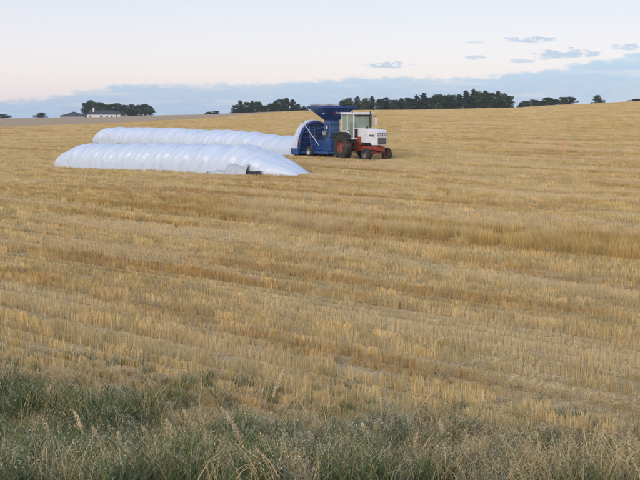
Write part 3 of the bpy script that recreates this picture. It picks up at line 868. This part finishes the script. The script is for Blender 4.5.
decal('red_emblem', -.36, -.20, .56, .68, M_RMARK)
for k, (w_, hi_) in enumerate(((.11, .70), (.09, .66), (.10, .66), (.07, .70), (.10, .66), (.09, .66), (.08, .66))):
    y_ = -.14 + k * .125
    decal('lettering', y_, y_ + w_, .57, hi_, M_WMARK)
# side slope: small pale plate
mb = MB(); mb.box(-.16, .16, -.006, .006, -.05, .05)
pt = mb.build('data_plate', M_WMARK, hop); pt.location = (HX + .35, -.38 - (1.40 - .38) * .55 - .012, HZ0 + (HZ1 - .14 - HZ0) * .55)
pt.rotation_euler = (math.atan2(1.40 - .38, HZ1 - .14 - HZ0), 0, 0)
# throat, auger housing and rails
MB().box(HX - .40, HX + .40, -.42, .42, 1.25, HZ0, .02).build('throat', M_BLUE3, bg_)
for zz in (1.5, 1.95, 2.4): MB().box(HX - .43, HX + .43, -.45, .45, zz - .03, zz + .03).build('throat_band', M_BLUE, bg_)
MB().box(HX - .30, HX + .1, -.62, -.455, 1.62, 1.9, .02).build('control_box', M_STEEL, bg_)
mb = MB(); mb.path([(HX + .2, -.43, 2.3), (HX + .3, -.6, 1.9), (HX + .1, -.62, 1.4), (HX - .5, -.6, 1.28)], .018, 6); mb.build('hydraulic_hose', M_DARK, bg_)
mb = MB(); mb.tube((HX + .55, -.2, 1.6), (HX + .55, .2, 1.6), .2, n=14); mb.box(HX + .402, HX + .6, -.06, .06, 1.3, 1.65); mb.build('gearbox', M_DARK, bg_)
mb = MB(); mb.box(HX - .2, HX + .2, -.44, -.422, 2.0, 2.36); mb.build('throat_hatch', M_BLUE2, bg_)
mb = MB(); mb.box(HX - .05, HX + .12, -.46, -.442, 2.08, 2.32); mb.build('warning_sign', M_WMARK, bg_)
MB().box(.07, HX + .62, -.46, .46, .50, 1.25, .03).build('auger_housing', M_BLUE, bg_)
for s_ in (-1, 1):
    MB().box(-.68, 3.1, s_ * .82 - .07, s_ * .82 + .07, .30, .48).build('frame_rail', M_BLUE, bg_)
MB().box(.20, .38, -1.45, 1.45, .26, .42).build('cross_beam', M_BLUE, bg_)
MB().box(2.9, 3.08, -.80, .80, .302, .478).build('cross_beam', M_BLUE, bg_)
mb = MB(); mb.tube((3.0, -.72, .40), (4.25, 0, .47), .06); mb.tube((3.0, .72, .40), (4.25, 0, .47), .06); mb.box(4.1, 4.5, -.09, .09, .43, .51)
mb.build('tongue', M_BLUE, bg_)
MB().tube((2.85, 0, .86), (4.55, 0, .80), .05).build('drive_shaft', M_DARK, bg_)
for s_ in (-1, 1):                                             # struts from the throat to the tunnel
    MB().tube((HX - .4, s_ * .4, 2.2), (.1, s_ * 1.1, 1.75), .035).build('strut', M_BLUE, bg_)
# ladder on the right-hand side
mb = MB()
for yy in (-.95, -.55): mb.tube((.95, yy, .45), (.62, yy, 2.25), .028)
lad = mb.build('ladder', M_BLUE3, bg_)
for k in range(6):
    z_ = .62 + k * .28; x_ = .95 - (z_ - .45) / 1.8 * .33
    MB().tube((x_, -.95, z_), (x_, -.55, z_), .02).build('rung', M_BLUE3, lad)
MB().box(.35, 1.15, -1.0, -.5, .48, .52).build('step_plate', M_BLUE, bg_)
# pale hydraulic tube slanting across the front
MB().tube((.35, -1.18, 2.36), (1.45, -.62, .85), .035).build('brace_tube', M_STEEL, bg_)
mb = MB(); mb.path([(.35, -1.2, 2.36), (.5, -1.45, 2.6), (.9, -1.6, 2.75)], .012); mb.build('hose', M_STEEL, bg_)
mb = MB(); mb.box(-.72, .3, -1.75, -1.64, .18, .62, .02); mb.build('side_tray', M_BLUE, bg_)
mb = MB(); mb.box(.14, .2, -1.52, -1.40, 1.0, 1.16); mb.build('tail_lamp', M_RED, bg_)

def wheel(parent, name, x, y, r, w, rim_r, rim_m, lugs, out):
    """wheel part with tyre and rim as sub-parts; out = +1/-1 side of the face"""
    hub = MB(); hub.lathe([(0.001, -w * .3), (rim_r * .34, -w * .3), (rim_r * .34, w * .12 * 1), (0.001, w * .12)], 16)
    for k in range(6):
        a_ = k * math.pi / 3
        hub.tube((rim_r * .25 * math.cos(a_), out * w * .10, rim_r * .25 * math.sin(a_)), (rim_r * .25 * math.cos(a_), out * w * .16, rim_r * .25 * math.sin(a_)), rim_r * .05, n=6)
    wo_ = hub.build(name, rim_m, parent, smooth=True); wo_.location = (x, y, r - .02)
    t_ = MB()
    prof = [(rim_r, -w * .40), (rim_r * 1.06, -w * .47), ((r + rim_r) / 2, -w * .5), (r * .93, -w * .46), (r * .965, -w * .36), (r * .972, 0),
            (r * .965, w * .36), (r * .93, w * .46), ((r + rim_r) / 2, w * .5), (rim_r * 1.06, w * .47), (rim_r, w * .40)]
    t_.lathe(prof, 40)
    if lugs:
        for k in range(lugs):
            for s_ in (-1, 1):
                a_ = 2 * math.pi * (k + (.5 if s_ > 0 else 0)) / lugs
                M = Matrix.Rotation(-a_, 4, 'Y') @ Matrix.Translation((r * .965, s_ * w * .235, 0)) @ Matrix.Rotation(s_ * R(38), 4, 'X')
                t_.box(-.03, .035 * r / .9, -w * .27, w * .27, -.028, .028, M=M)
    else:
        for s_ in (-.3, -.1, .1, .3):
            t_.lathe([(r * .965, (s_ - .06) * w), (r, (s_ - .05) * w), (r, (s_ + .05) * w), (r * .965, (s_ + .06) * w)], 36)
    t_.build('tyre', M_RUB, wo_, smooth=True)
    q = MB(); e = out
    q.lathe([(rim_r * 1.02, e * w * .44), (rim_r * .96, e * w * .40), (rim_r * .93, e * w * .15), (rim_r * .62, e * w * .02), (rim_r * .45, e * w * .06), (rim_r * .30, e * w * .10)], 28)
    q.lathe([(rim_r * 1.02, -e * w * .44), (rim_r * .96, -e * w * .40), (rim_r * .95, e * w * .15)], 28)
    q.build('rim', rim_m, wo_, smooth=True)
    return wo_
M_RIMW = mat('pale_rim_paint', (.48, .48, .50), .5, var=.1)
wheel(bg_, 'support_wheel', .62, -.98 + .06, .42, .26, .22, M_RIMW, 0, -1)
wheel(bg_, 'support_wheel', .62, .92, .42, .26, .22, M_RIMW, 0, 1)

# ------------------------------------------------------------------ tractor (x forward, y left, origin under the rear axle)
tr_ = empty('tractor', (REAR[0], REAR[1], gz(*REAR)), HEAD)
tag(tr_, 'white cab tractor with red chassis and dark grille standing in the stubble', 'tractor')
M_RIMR = mat('dusty_red_rim', (.24, .06, .045), .7, var=.2, nscale=4, dirt=((.16, .11, .08), .6)); M_RIMG = mat('dusty_grey_rim', (.20, .15, .14), .7, var=.2, nscale=4)
for s_ in (-1, 1):
    wheel(tr_, 'rear_wheel', 0, s_ * .93, .92, .52, .40, M_RIMR, 22, s_)
    wheel(tr_, 'front_wheel', 2.72, s_ * .86, .45, .30, .20, M_RIMG, 0, s_)
mb = MB(); mb.tube((0, -.7, .88), (0, .7, .88), .15, n=14); mb.box(-.45, .55, -.30, .30, .58, 1.18, .05); mb.build('rear_axle', M_RED, tr_)
mb = MB(); mb.box(.55, 1.5, -.26, .26, .62, 1.05, .03); mb.box(1.5, 3.25, -.30, -.20, .74, 1.0, .02); mb.box(1.5, 3.25, .20, .30, .74, 1.0, .02); mb.box(3.1, 3.3, -.29, .29, .70, .99, .02)
mb.build('chassis', M_RED, tr_)
mb = MB(); mb.box(1.35, 2.95, -.19, .19, .62, 1.22, .03); mb.box(1.5, 2.6, -.27, .27, 1.03, 1.3, .03); mb.tube((1.55, -.30, 1.12), (2.5, -.30, 1.12), .06); mb.build('engine', M_DARK, tr_)
mb = MB(); mb.box(2.62, 2.84, -.72, .72, .50, .66, .02)
for s_ in (-1, 1): mb.tube((2.73, s_ * .66, .38), (2.73, s_ * .66, .72), .06); mb.tube((2.73, s_ * .62, .44), (2.73, s_ * .76, .44), .07)
mb.box(2.6, 2.9, -.19, .19, .5, .76, .02)
mb.build('front_axle', M_RED, tr_)
mb = MB(); mb.tube((2.5, -.6, .56), (2.5, .6, .56), .025); mb.build('tie_rod', M_DARK, tr_)
# hood
prof = [(1.05, 1.22), (1.05, 2.19), (2.2, 2.17), (3.20, 2.09), (3.34, 2.02), (3.37, 1.9), (3.36, 1.08), (2.75, 1.06), (2.55, 1.22)]
hood = MB().prism(prof, 'y', -.42, .42).build('hood', M_WHITE, tr_, bevel=.035)
MB().box(3.352, 3.385, -.34, .34, 1.14, 1.60).build('grille', M_GRILLE, hood)
for k in range(7):
    MB().box(3.386, 3.396, -.33, .33, 1.17 + k * .062, 1.185 + k * .062).build('grille_bar', M_STEEL, hood)
MB().box(3.366, 3.382, -.36, .36, 1.69, 1.92).build('lamp_panel', M_GRILLE, hood)
for s_ in (-1, 1):
    for q_ in (.11, .26): MB().box(3.383, 3.395, s_ * q_ - .06, s_ * q_ + .06, 1.74, 1.87, .004).build('headlight', M_LAMP, hood)
for s_ in (-1, 1):
    y_ = s_ * .424
    for k in range(5):
        MB().box(2.45 + k * .13, 2.54 + k * .13, min(y_, y_ + s_ * .007), max(y_, y_ + s_ * .007), 1.66, 1.78).build('lettering', M_DARK, hood)
MB().tube((1.75, -.1, 2.17), (1.75, -.1, 2.32), .07).build('air_intake', M_DARK, hood)
# cab
CX0, CX1, CW, CZ0, CZ1 = -.42, 1.10, .80, 1.42, 3.28
mb = MB(); mb.box(CX0, CX1, -CW, CW, CZ0, CZ0 + .12, .02); mb.box(CX0, .25, -CW + .02, CW - .02, CZ0 - .25, CZ0 - .002, .02)
cab = mb.build('cab', M_WHITE, tr_)
mb = MB(); mb.box(CX0 - .10, CX1 + .12, -CW - .06, CW + .06, CZ1 - .17, CZ1, .06); mb.build('cab_roof', M_WHITE, cab, smooth=True)
P4 = [(CX1, -CW), (CX1, CW), (CX0, -CW), (CX0, CW), (.30, -CW), (.30, CW)]
for x_, y_ in P4:
    w_ = .045 if x_ != .30 else .03
    yy = y_ - math.copysign(w_, y_)
    MB().box(x_ - w_ if x_ > 0 else x_, x_ + w_ if x_ < 1 else x_, yy - w_, yy + w_, CZ0 + .121, CZ1 - .171, .01).build('pillar', M_WHITE, cab)
zt, zb = CZ1 - .18, CZ0 + .125
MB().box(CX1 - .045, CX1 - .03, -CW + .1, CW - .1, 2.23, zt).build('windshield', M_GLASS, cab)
MB().box(CX1 - .04, CX1 + .01, -CW + .1, CW - .1, 2.16, 2.225).build('windshield_sill', M_WHITE, cab)
MB().box(CX1 - .06, CX1 + .02, -CW + .1, CW - .1, zt - .10, zt - .005).build('windshield_header', M_DARK, cab)
for s_ in (-1, 1):
    y0_, y1_ = sorted((s_ * .43, s_ * .70))
    MB().box(CX1 - .045, CX1 - .03, y0_, y1_, zb, 2.155).build('lower_pane', M_DARK, cab)
    y0_, y1_ = sorted((s_ * (CW - .06), s_ * (CW - .045)))
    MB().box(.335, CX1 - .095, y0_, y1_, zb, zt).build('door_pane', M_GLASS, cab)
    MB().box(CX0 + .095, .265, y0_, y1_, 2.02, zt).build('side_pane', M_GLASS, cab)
    MB().box(CX0 + .095, .265, y0_ - .004, y1_ + .004, zb - .003, 2.015).build('side_panel', M_WHITE, cab)
    MB().box(.36, .62, s_ * (CW + .012) - .012, s_ * (CW + .012) + .012, 2.0, 2.04).build('door_handle', M_DARK, cab)
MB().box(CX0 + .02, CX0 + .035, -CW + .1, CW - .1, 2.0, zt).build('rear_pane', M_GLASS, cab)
MB().box(CX0 + .01, CX0 + .04, -CW + .1, CW - .1, zb, 1.995).build('rear_panel', M_WHITE, cab)
for s_ in (-1, 1):
    mb = MB(); mb.prism([(.24, 2.12), (.32, 2.12), (.74, 1.56), (.66, 1.56)], 'y', s_ * (CW - .035) - .012, s_ * (CW - .035) + .012); mb.build('door_brace', M_WHITE, cab)
mb = MB(); mb.box(-.1, .35, -.25, .25, 1.75, 1.9, .04); mb.box(-.2, -.06, -.25, .25, 1.85, 2.55, .05); mb.box(-.05, .3, -.2, .2, 1.545, 1.76); mb.build('seat', M_DARK, cab)
mb = MB(); mb.tube((.95, 0, 1.55), (.72, 0, 2.1), .03)
for k in range(14):
    a0_, a1_ = 2 * math.pi * k / 14, 2 * math.pi * (k + 1) / 14
    p_ = lambda a_: (.71 - .08 * math.cos(a_), .2 * math.sin(a_), 2.12 + .17 * math.cos(a_) * .5)
    mb.tube(p_(a0_), p_(a1_), .014, n=6)
mb.build('steering_wheel', M_DARK, cab)
for s_ in (-.45, .45): MB().box(CX1 + .121, CX1 + .17, s_ - .09, s_ + .09, CZ1 - .14, CZ1 - .05, .01).build('work_lamp', M_LAMP, cab)
mb = MB(); mb.tube((CX1 - .05, -CW - .05, CZ1 - .03), (CX1 - .05, -CW - .05, CZ1 + .06), .05); mb.build('amber_lamp', mat('amber_lens', (.55, .22, .03), .3), cab)
for s_ in (-1, 1):                                              # fenders
    pr = [(1.02 * math.cos(a_) , .92 + 1.02 * math.sin(a_)) for a_ in [R(q_) for q_ in range(28, 161, 12)]]
    pr2 = [(.98 * math.cos(a_), .92 + .98 * math.sin(a_)) for a_ in [R(q_) for q_ in range(160, 27, -12)]]
    y0_, y1_ = sorted((s_ * .64, s_ * 1.12))
    MB().prism(pr + pr2, 'y', y0_, y1_).build('fender', M_DARK, tr_)
# right side steps, fuel tank, hitch
mb = MB()
for k, z_ in enumerate((.55, .88, 1.2)): mb.box(.98, 1.34, -.82, -.5, z_, z_ + .035)
mb.box(.975, 1.0, -.84, -.80, .54, 1.43); mb.box(1.32, 1.345, -.84, -.80, .54, 1.43); mb.build('steps', M_DARK, tr_)
MB().box(1.02, 1.5, -.50, -.30, 1.05, 1.62, .03).build('tool_box', M_RED, tr_)
MB().box(.98, 1.34, .45, .82, .75, 1.42, .04).build('fuel_tank', M_DARK, tr_)
MB().box(-.95, -.3, -.06, .06, .44, .50).build('drawbar', M_DARK, tr_)
mb = MB(); mb.box(-.75, -.45, -.3, .3, .85, 1.3, .03); mb.tube((-.5, -.35, .8), (-1.0, -.4, .62), .04); mb.tube((-.5, .35, .8), (-1.0, .4, .62), .04); mb.build('rear_linkage', M_DARK, tr_)
# mirror on the far front pillar, exhaust
for s_ in (1, -1):
    mb = MB(); mb.path([(CX1, s_ * CW, 3.0), (CX1 + .06, s_ * (CW + .22), 2.98), (CX1 + .06, s_ * (CW + .22), 2.35)], .016)
    mir = mb.build('mirror_arm', M_DARK, cab)
    MB().box(CX1 + .07, CX1 + .11, s_ * (CW + .22) - .10, s_ * (CW + .22) + .10, 2.35, 2.88, .015).build('mirror', M_STEEL if s_ < 0 else M_WHITE, mir)
    if s_ == 1: break
mb = MB(); mb.tube((1.28, .48, 1.6), (1.28, .48, 2.3), .05); mb.tube((1.28, .48, 2.3), (1.28, .48, 3.0), .085, n=14); mb.tube((1.28, .48, 3.0), (1.28, .48, 3.35), .04)
mb.build('exhaust_stack', M_DARK, tr_)
M_RIMW.name = 'pale_rim'

# ------------------------------------------------------------------ survey stake
sp_ = at(564.5, 74.0, z_from_px(160, 74)); sp_.z = gz(sp_.x, sp_.y)
st = empty('marker_stake', sp_)
tag(st, 'thin wooden marker stake with an orange flag standing in the stubble', 'marker stake')
mb = MB(); mb.poly([(-.025, -.012, -.05), (.025, -.012, -.05), (.025, .012, -.05), (-.025, .012, -.05), (-.025, -.012, 1.36), (.025, -.012, 1.36), (.025, .012, 1.36), (-.025, .012, 1.36)],
                   [(0, 1, 2, 3), (4, 5, 6, 7), (0, 1, 5, 4), (1, 2, 6, 5), (2, 3, 7, 6), (3, 0, 4, 7)])
mb.build('stake', mat('weathered_lath', (.50, .40, .28), .8), st)
fl = MB()
rows_ = 9
pv = []
for i in range(rows_):
    z_ = 1.38 - i * .078
    for j in range(4): pv.append((-.035 + j * .034 - .02 * math.sin(i * .8) + .012 * i * (j > 1) * .3, -.02 - .03 * math.sin(i * .9 + j), z_ - .03 * j))
fl.poly(pv, [(i * 4 + j, i * 4 + j + 1, i * 4 + j + 5, i * 4 + j + 4) for i in range(rows_ - 1) for j in range(3)])
fo = fl.build('flag', mat('fluorescent_orange', (.82, .24, .13), .8, var=.05), st, smooth=True)
so = fo.modifiers.new('sol', 'SOLIDIFY'); so.thickness = .006

# ------------------------------------------------------------------ trees
M_LEAF = tone_material('leaves', 0.7, trans=0.2)
M_BARK = mat('bark', (.10, .08, .06), .9, var=.25, nscale=6)
def tree_proto(k, kind, seed):
    r_ = np.random.default_rng(seed)
    # 10 m tall, about 7 m wide
    blobs = []
    if kind == 'round':
        nb = 20
        for i in range(nb):
            t = r_.uniform(.0, 1); a_ = r_.uniform(0, 6.28)
            rr = 2.6 * math.sin(math.pi * (.28 + .62 * t)) ** .7 * r_.uniform(.35, 1)
            blobs.append((rr * math.cos(a_), rr * math.sin(a_), 1.0 + 8.0 * t, r_.uniform(.8, 1.55), r_.uniform(.7, 1.3)))
        blobs += [(0, 0, 1.6, 2.1, 1.6), (0, 0, 3.5, 2.0, 1.8), (0, 0, 6, 1.8, 1.8), (.3, .2, 8.2, 1.2, 1.3)]
    elif kind == 'tall':
        for i in range(18):
            t = i / 17; a_ = r_.uniform(0, 6.28); rr = 2.0 * (1 - .8 * t) * r_.uniform(.2, 1)
            blobs.append((rr * math.cos(a_), rr * math.sin(a_), .9 + 8.4 * t, (1.7 - 1.15 * t) * r_.uniform(.75, 1.1), (1.3 - .5 * t)))
    else:
        for i in range(10):
            a_ = r_.uniform(0, 6.28); rr = r_.uniform(.2, 2.8); blobs.append((rr * math.cos(a_), rr * math.sin(a_), r_.uniform(1.5, 8.0) * (1 - rr / 6), r_.uniform(1, 1.8), r_.uniform(.9, 1.8)))
    C_, T_ = [], []
    for bx, by, bz, br, bh in blobs:
        n_ = int(80 * br)
        v = r_.normal(0, 1, (n_, 3)); v /= np.linalg.norm(v, axis=1, keepdims=True)
        rad = r_.uniform(.45, 1.12, (n_, 1)) ** .6
        C_.append(np.array([bx, by, bz]) + v * rad * np.array([br, br, bh])); T_.append(np.full(n_, r_.uniform(.6, 1.35)))
    c = np.concatenate(C_); tone = np.concatenate(T_)
    k_ = c[:, 2] > .15; c, tone = c[k_], tone[k_]
    n_ = len(c)
    d1 = r_.normal(0, 1, (n_, 3)); d1 /= np.linalg.norm(d1, axis=1, keepdims=True)
    d2 = np.cross(d1, r_.normal(0, 1, (n_, 3))); d2 /= np.linalg.norm(d2, axis=1, keepdims=True)
    s1 = r_.uniform(.15, .42, (n_, 1)); s2 = s1 * r_.uniform(.5, .9, (n_, 1))
    V = np.stack([c - d1 * s1, c + d2 * s2, c + d1 * s1, c - d2 * s2], 1).reshape(-1, 3)
    F = np.arange(n_ * 4).reshape(-1, 4)
    base_c = {'round': (.050, .072, .032), 'tall': (.034, .052, .030), 'bush': (.055, .075, .038)}[kind]
    cc = np.array(base_c) * (tone * r_.uniform(.75, 1.25, n_))[:, None]
    crown = mesh_np('crown', V, F, M_LEAF, np.repeat(cc, 4, axis=0), link=False)
    mb_ = MB(); p = Vector((0, 0, -.2)); rad = .20
    top_ = 8.6 if kind != 'bush' else 4.5
    zs = [0.0, 1.5, 3.2, 5.2, top_]
    prev = Vector((0, 0, -.25))
    for i, z_ in enumerate(zs[1:]):
        q = Vector((r_.normal(0, .12), r_.normal(0, .12), z_)); mb_.tube(prev, q, .20 * (1 - .22 * i), .20 * (1 - .22 * (i + 1)) + .01, 8); prev = q
    for i in range(8):
        z_ = r_.uniform(1.2, top_ * .75); a_ = r_.uniform(0, 6.28); l_ = r_.uniform(.8, 2.0) * (1 if kind != 'tall' else .6)
        mb_.tube((0, 0, z_), (l_ * math.cos(a_), l_ * math.sin(a_), z_ + r_.uniform(.4, 1.2)), .075, .02, 6)
    bmesh.ops.recalc_face_normals(mb_.bm, faces=mb_.bm.faces[:])
    tm = bpy.data.meshes.new('trunk'); mb_.bm.to_mesh(tm); mb_.bm.free(); tm.materials.append(M_BARK)
    return crown.data, tm
PROTO = {'round': [tree_proto(k, 'round', 100 + k) for k in range(5)], 'tall': [tree_proto(k, 'tall', 200 + k) for k in range(4)], 'bush': [tree_proto(k, 'bush', 300 + k) for k in range(3)]}
ORD = ['leftmost', 'second', 'third', 'fourth', 'fifth', 'sixth', 'seventh', 'eighth', 'ninth', 'tenth', 'eleventh', 'twelfth', 'thirteenth', 'fourteenth',
       'fifteenth', 'sixteenth', 'seventeenth', 'eighteenth', 'nineteenth', 'twentieth', 'twenty-first', 'twenty-second', 'twenty-third', 'twenty-fourth', 'twenty-fifth', 'twenty-sixth', 'twenty-seventh', 'twenty-eighth', 'twenty-ninth', 'thirtieth', 'thirty-first', 'thirty-second', 'thirty-third', 'thirty-fourth', 'thirty-fifth']
tcount = 0
def plant(x, ytop, wpx, Y, kind, label, group, name='tree'):
    global tcount
    kind = 'round' if kind == 'bush' else kind
    r_ = random.Random(tcount * 31 + 5); tcount += 1
    p = at(x, Y, z_from_px(112, Y)); p.z = gz(p.x, p.y)
    ztop = z_from_px(ytop, Y)
    H = max(ztop - p.z, 1.2)
    wm = wpx * 1.5 * r_.uniform(.9, 1.15) / FPX * Y; H *= r_.uniform(.93, 1.04)
    e = empty(name, (p.x, p.y, p.z - .05), r_.uniform(0, 6.28))
    nat = {'round': 6.8, 'tall': 4.4, 'bush': 7.0}[kind]
    toph = {'round': 10.0, 'tall': 9.9, 'bush': 8.4}[kind]
    e.scale = (wm / nat, wm / nat, H / toph)
    tag(e, label, 'tree', group)
    cm, tm = PROTO[kind][r_.randrange(len(PROTO[kind]))]
    for nm, me in (('crown', cm), ('trunk', tm)):
        o = bpy.data.objects.new(nm, me); col.objects.link(o); o.parent = e
    return e
def cluster(items, fmt, group):
    for k, (x, y, w, Y, kind) in enumerate(items):
        o_ = ORD[k] if k == 0 else ORD[k] + ' from left'
        if k == len(items) - 1 and k > 0: o_ = 'rightmost'
        plant(x, y, w, Y, kind, fmt.format(o_), group)
plant(2.5, 113.8, 13, 760, 'bush', 'small distant bushy tree at the far left edge of the skyline', 'far single trees')
plant(40, 112.6, 10, 780, 'bush', 'small lone rounded tree left of the dark-roofed farm shed', 'far single trees')
cluster([(85.5, 102.5, 10, 690, 'round'), (92, 100.8, 11, 700, 'round'), (98.5, 101.8, 11, 690, 'round'), (105, 102.6, 11, 705, 'round'), (112, 103, 11, 690, 'round'), (118.5, 102.8, 11, 700, 'round'),
         (125, 103.8, 11, 690, 'round'), (131.5, 103.4, 11, 700, 'round'), (138, 103.6, 11, 692, 'round'), (144.5, 104, 11, 700, 'round'), (150, 105.6, 8, 690, 'round')],
        'dark green {} tree in the dense shelterbelt behind the white farmhouse', 'shelterbelt behind the farmhouse')
plant(209.5, 111.2, 6, 640, 'bush', 'tiny shrub, left of the two low ones on the grey field skyline', 'low shrubs on the skyline')
plant(216, 110.6, 7, 640, 'bush', 'tiny shrub, right of the two low ones on the grey field skyline', 'low shrubs on the skyline')
cluster([(235, 104.5, 9, 600, 'round'), (240.5, 100.6, 8, 610, 'tall'), (246.5, 101.4, 10, 606, 'round'), (252, 101.0, 8, 600, 'tall'), (258.5, 101.6, 10, 610, 'round'), (264, 105, 9, 600, 'round')],
        '{} tree of the isolated clump above the grain bags, left of the gap', 'left clump above the bags')
cluster([(271.5, 103.5, 9, 600, 'round'), (276.5, 99.6, 8, 610, 'tall'), (281.5, 98.4, 10, 604, 'round'), (286.5, 97.6, 8, 600, 'tall'), (292.5, 99.4, 9, 610, 'tall'), (298, 104, 8, 600, 'round'), (305, 106, 7, 610, 'bush')],
        '{} tree of the clump just left of the bagger hopper', 'right clump above the bags')
items = [(343, 99.5, 8, 560, 'round'), (350, 97.6, 10, 560, 'round'), (357.5, 96.2, 9, 565, 'tall'), (365, 97.2, 10, 558, 'round'), (372, 96.0, 9, 566, 'tall'), (379.5, 98.6, 9, 560, 'round'), (386, 97, 10, 565, 'tall'),
         (393.5, 98.6, 10, 560, 'round'), (401, 97.4, 10, 566, 'tall'), (407.5, 97.0, 10, 560, 'round'), (416, 95, 9, 565, 'tall'), (423.5, 92.2, 10, 560, 'tall'), (431, 96.0, 10, 566, 'round'), (437.5, 93.8, 12, 552, 'round'),
         (445, 94.0, 12, 556, 'round'), (452, 92.6, 11, 560, 'round'), (459, 93.2, 10, 566, 'tall'), (466, 91.0, 10, 556, 'tall'), (472.5, 89.2, 10, 560, 'tall'), (478.5, 90.2, 12, 556, 'round'), (485, 89.6, 11, 560, 'tall'),
         (491.5, 90.6, 12, 552, 'round'), (498, 90.0, 10, 562, 'tall'), (504, 92.2, 11, 556, 'round'), (509.5, 94.5, 8, 560, 'round')]
items += [(347, 101, 11, 590, 'round'), (368, 100.5, 11, 592, 'round'), (383, 100, 11, 590, 'tall'), (397, 100, 12, 592, 'round'), (411, 98.5, 11, 590, 'round'), (427, 97.5, 12, 592, 'round'), (448, 96.5, 12, 590, 'tall'), (468, 95.5, 12, 592, 'round'), (488, 94, 12, 590, 'round')]
items.sort()
cluster(items, '{} tree of the long tree line right of the hopper', 'long tree line on the ridge')
cluster([(520, 102.2, 5, 600, 'bush'), (526.5, 100, 10, 600, 'bush'), (533.5, 98.2, 12, 605, 'round'), (541, 100.2, 8, 600, 'bush'), (548, 97.2, 13, 600, 'round'), (555, 98, 9, 605, 'round'), (563.5, 95.6, 10, 600, 'round'), (569.5, 95.4, 10, 605, 'round')],
        '{} tree of the low scattered group right of the long tree line', 'scattered trees right of the tree line')
plant(598, 95.2, 9.5, 560, 'round', 'lone spreading tree on the crest of the right hand rise', 'far single trees')
plant(638, 98.4, 12, 560, 'bush', 'low bushy tree cut by the right edge of the photo', 'far single trees')

# ------------------------------------------------------------------ farmstead
M_SIDING = mat('white_siding', (.58, .60, .64), .7, var=.04)
M_ROOF = mat('dark_shingles', (.045, .05, .065), .8, var=.15, nscale=.6)
M_PANE = mat('window_glass', (.05, .06, .08), .15)
def house(name, xl, xr, ybase_top, yeave, yridge, Y, label, cat, wall_m, windows, depth_=8.0, hip=0.0, door=None):
    c = at((xl + xr) / 2, Y, z_from_px(116, Y)); zg = gz(c.x, c.y)
    e = empty(name, (c.x, c.y, zg)); tag(e, label, cat)
    hw = (xr - xl) / 2 / FPX * Y
    ze = z_from_px(yeave, Y) - zg; zr = z_from_px(yridge, Y) - zg
    MB().box(-hw, hw, -depth_ / 2, depth_ / 2, -.2, ze).build('wall', wall_m, e)
    ov = .5
    mb_ = MB()
    A = [(-hw - ov, -depth_ / 2 - ov, ze - .1), (hw + ov, -depth_ / 2 - ov, ze - .1), (hw + ov, depth_ / 2 + ov, ze - .1), (-hw - ov, depth_ / 2 + ov, ze - .1)]
    Rg = [(-hw - ov + hip, 0, zr), (hw + ov - hip, 0, zr)]
    B = [(x, y, z + .25) for x, y, z in A]
    mb_.poly(A + B + Rg, [(0, 1, 2, 3), (0, 1, 5, 4), (1, 2, 6, 5), (2, 3, 7, 6), (3, 0, 4, 7), (4, 5, 9, 8), (6, 7, 8, 9), (5, 6, 9), (7, 4, 8)])
    roof = mb_.build('roof', M_ROOF, e)
    for (fx, w_, z0_, z1_) in windows:
        z0_ += ze; z1_ += ze
        x_ = -hw + fx * 2 * hw
        MB().box(x_ - w_ / 2 - .12, x_ + w_ / 2 + .12, -depth_ / 2 - .06, -depth_ / 2 + .02, z0_ - .12, z1_ + .12).build('window', M_SIDING, e)
        MB().box(x_ - w_ / 2, x_ + w_ / 2, -depth_ / 2 - .085, -depth_ / 2 - .062, z0_, z1_).build('window_pane', M_PANE, e)
    return e, roof, ze, zr, hw
e1, rf, ze, zr, hw = house('farmhouse', 88.5, 117, 116, 114.2, 110.4, 640, 'long white farmhouse with dark roof in front of the shelterbelt', 'house', M_SIDING,
      [(.12, 1.2, -1.7, -.8), (.5, 1.6, -1.7, -.8), (.86, 1.2, -1.7, -.8)], 8, 2.5)
MB().box(-hw + 3.2, -hw + 4.2, -1.6, -.6, (ze + zr) / 2, zr + 1.5).build('chimney', M_SIDING, rf)
MB().box(hw * .35, hw * .35 + 1.0, -4.09, -4.0, 0.0, ze - .9).build('door', M_PANE, e1)
e2, rf2, ze2, zr2, hw2 = house('farm_shed', 62, 86, 116, 116.0, 111.6, 655, 'low farm shed with broad dark roof left of the white farmhouse', 'shed', mat('grey_siding', (.30, .32, .36), .7), [], 10, 9.0)
e3, rf3, ze3, zr3, hw3 = house('garden_shed', 118.0, 120.6, 116, 114.2, 112.4, 636, 'tiny white outbuilding at the right end of the farmhouse', 'shed', M_SIDING, [], 2.4, .4)

# ------------------------------------------------------------------ evening haze: one closed box of even air round the whole place
HZ = MB().box(-1400, 1400, -500, 1400, -26, 26)
hm = bpy.data.materials.new('haze_air'); hm.use_nodes = True
hn = NT(hm.node_tree); hn.n.clear()
pv_ = hn.new('ShaderNodeVolumePrincipled'); pv_.inputs['Color'].default_value = (.84, .92, 1, 1); pv_.inputs['Density'].default_value = 0.00015
pv_.inputs['Anisotropy'].default_value = 0.2
ho = hn.new('ShaderNodeOutputMaterial'); hn.l.new(pv_.outputs[0], ho.inputs['Volume'])
haze = HZ.build('haze', hm)
tag(haze, 'thin pale evening haze over the whole field', None, None, 'stuff')

# ------------------------------------------------------------------ render settings
scene.cycles.use_denoising = True
scene.cycles.max_bounces = 8
scene.cycles.transparent_max_bounces = 12
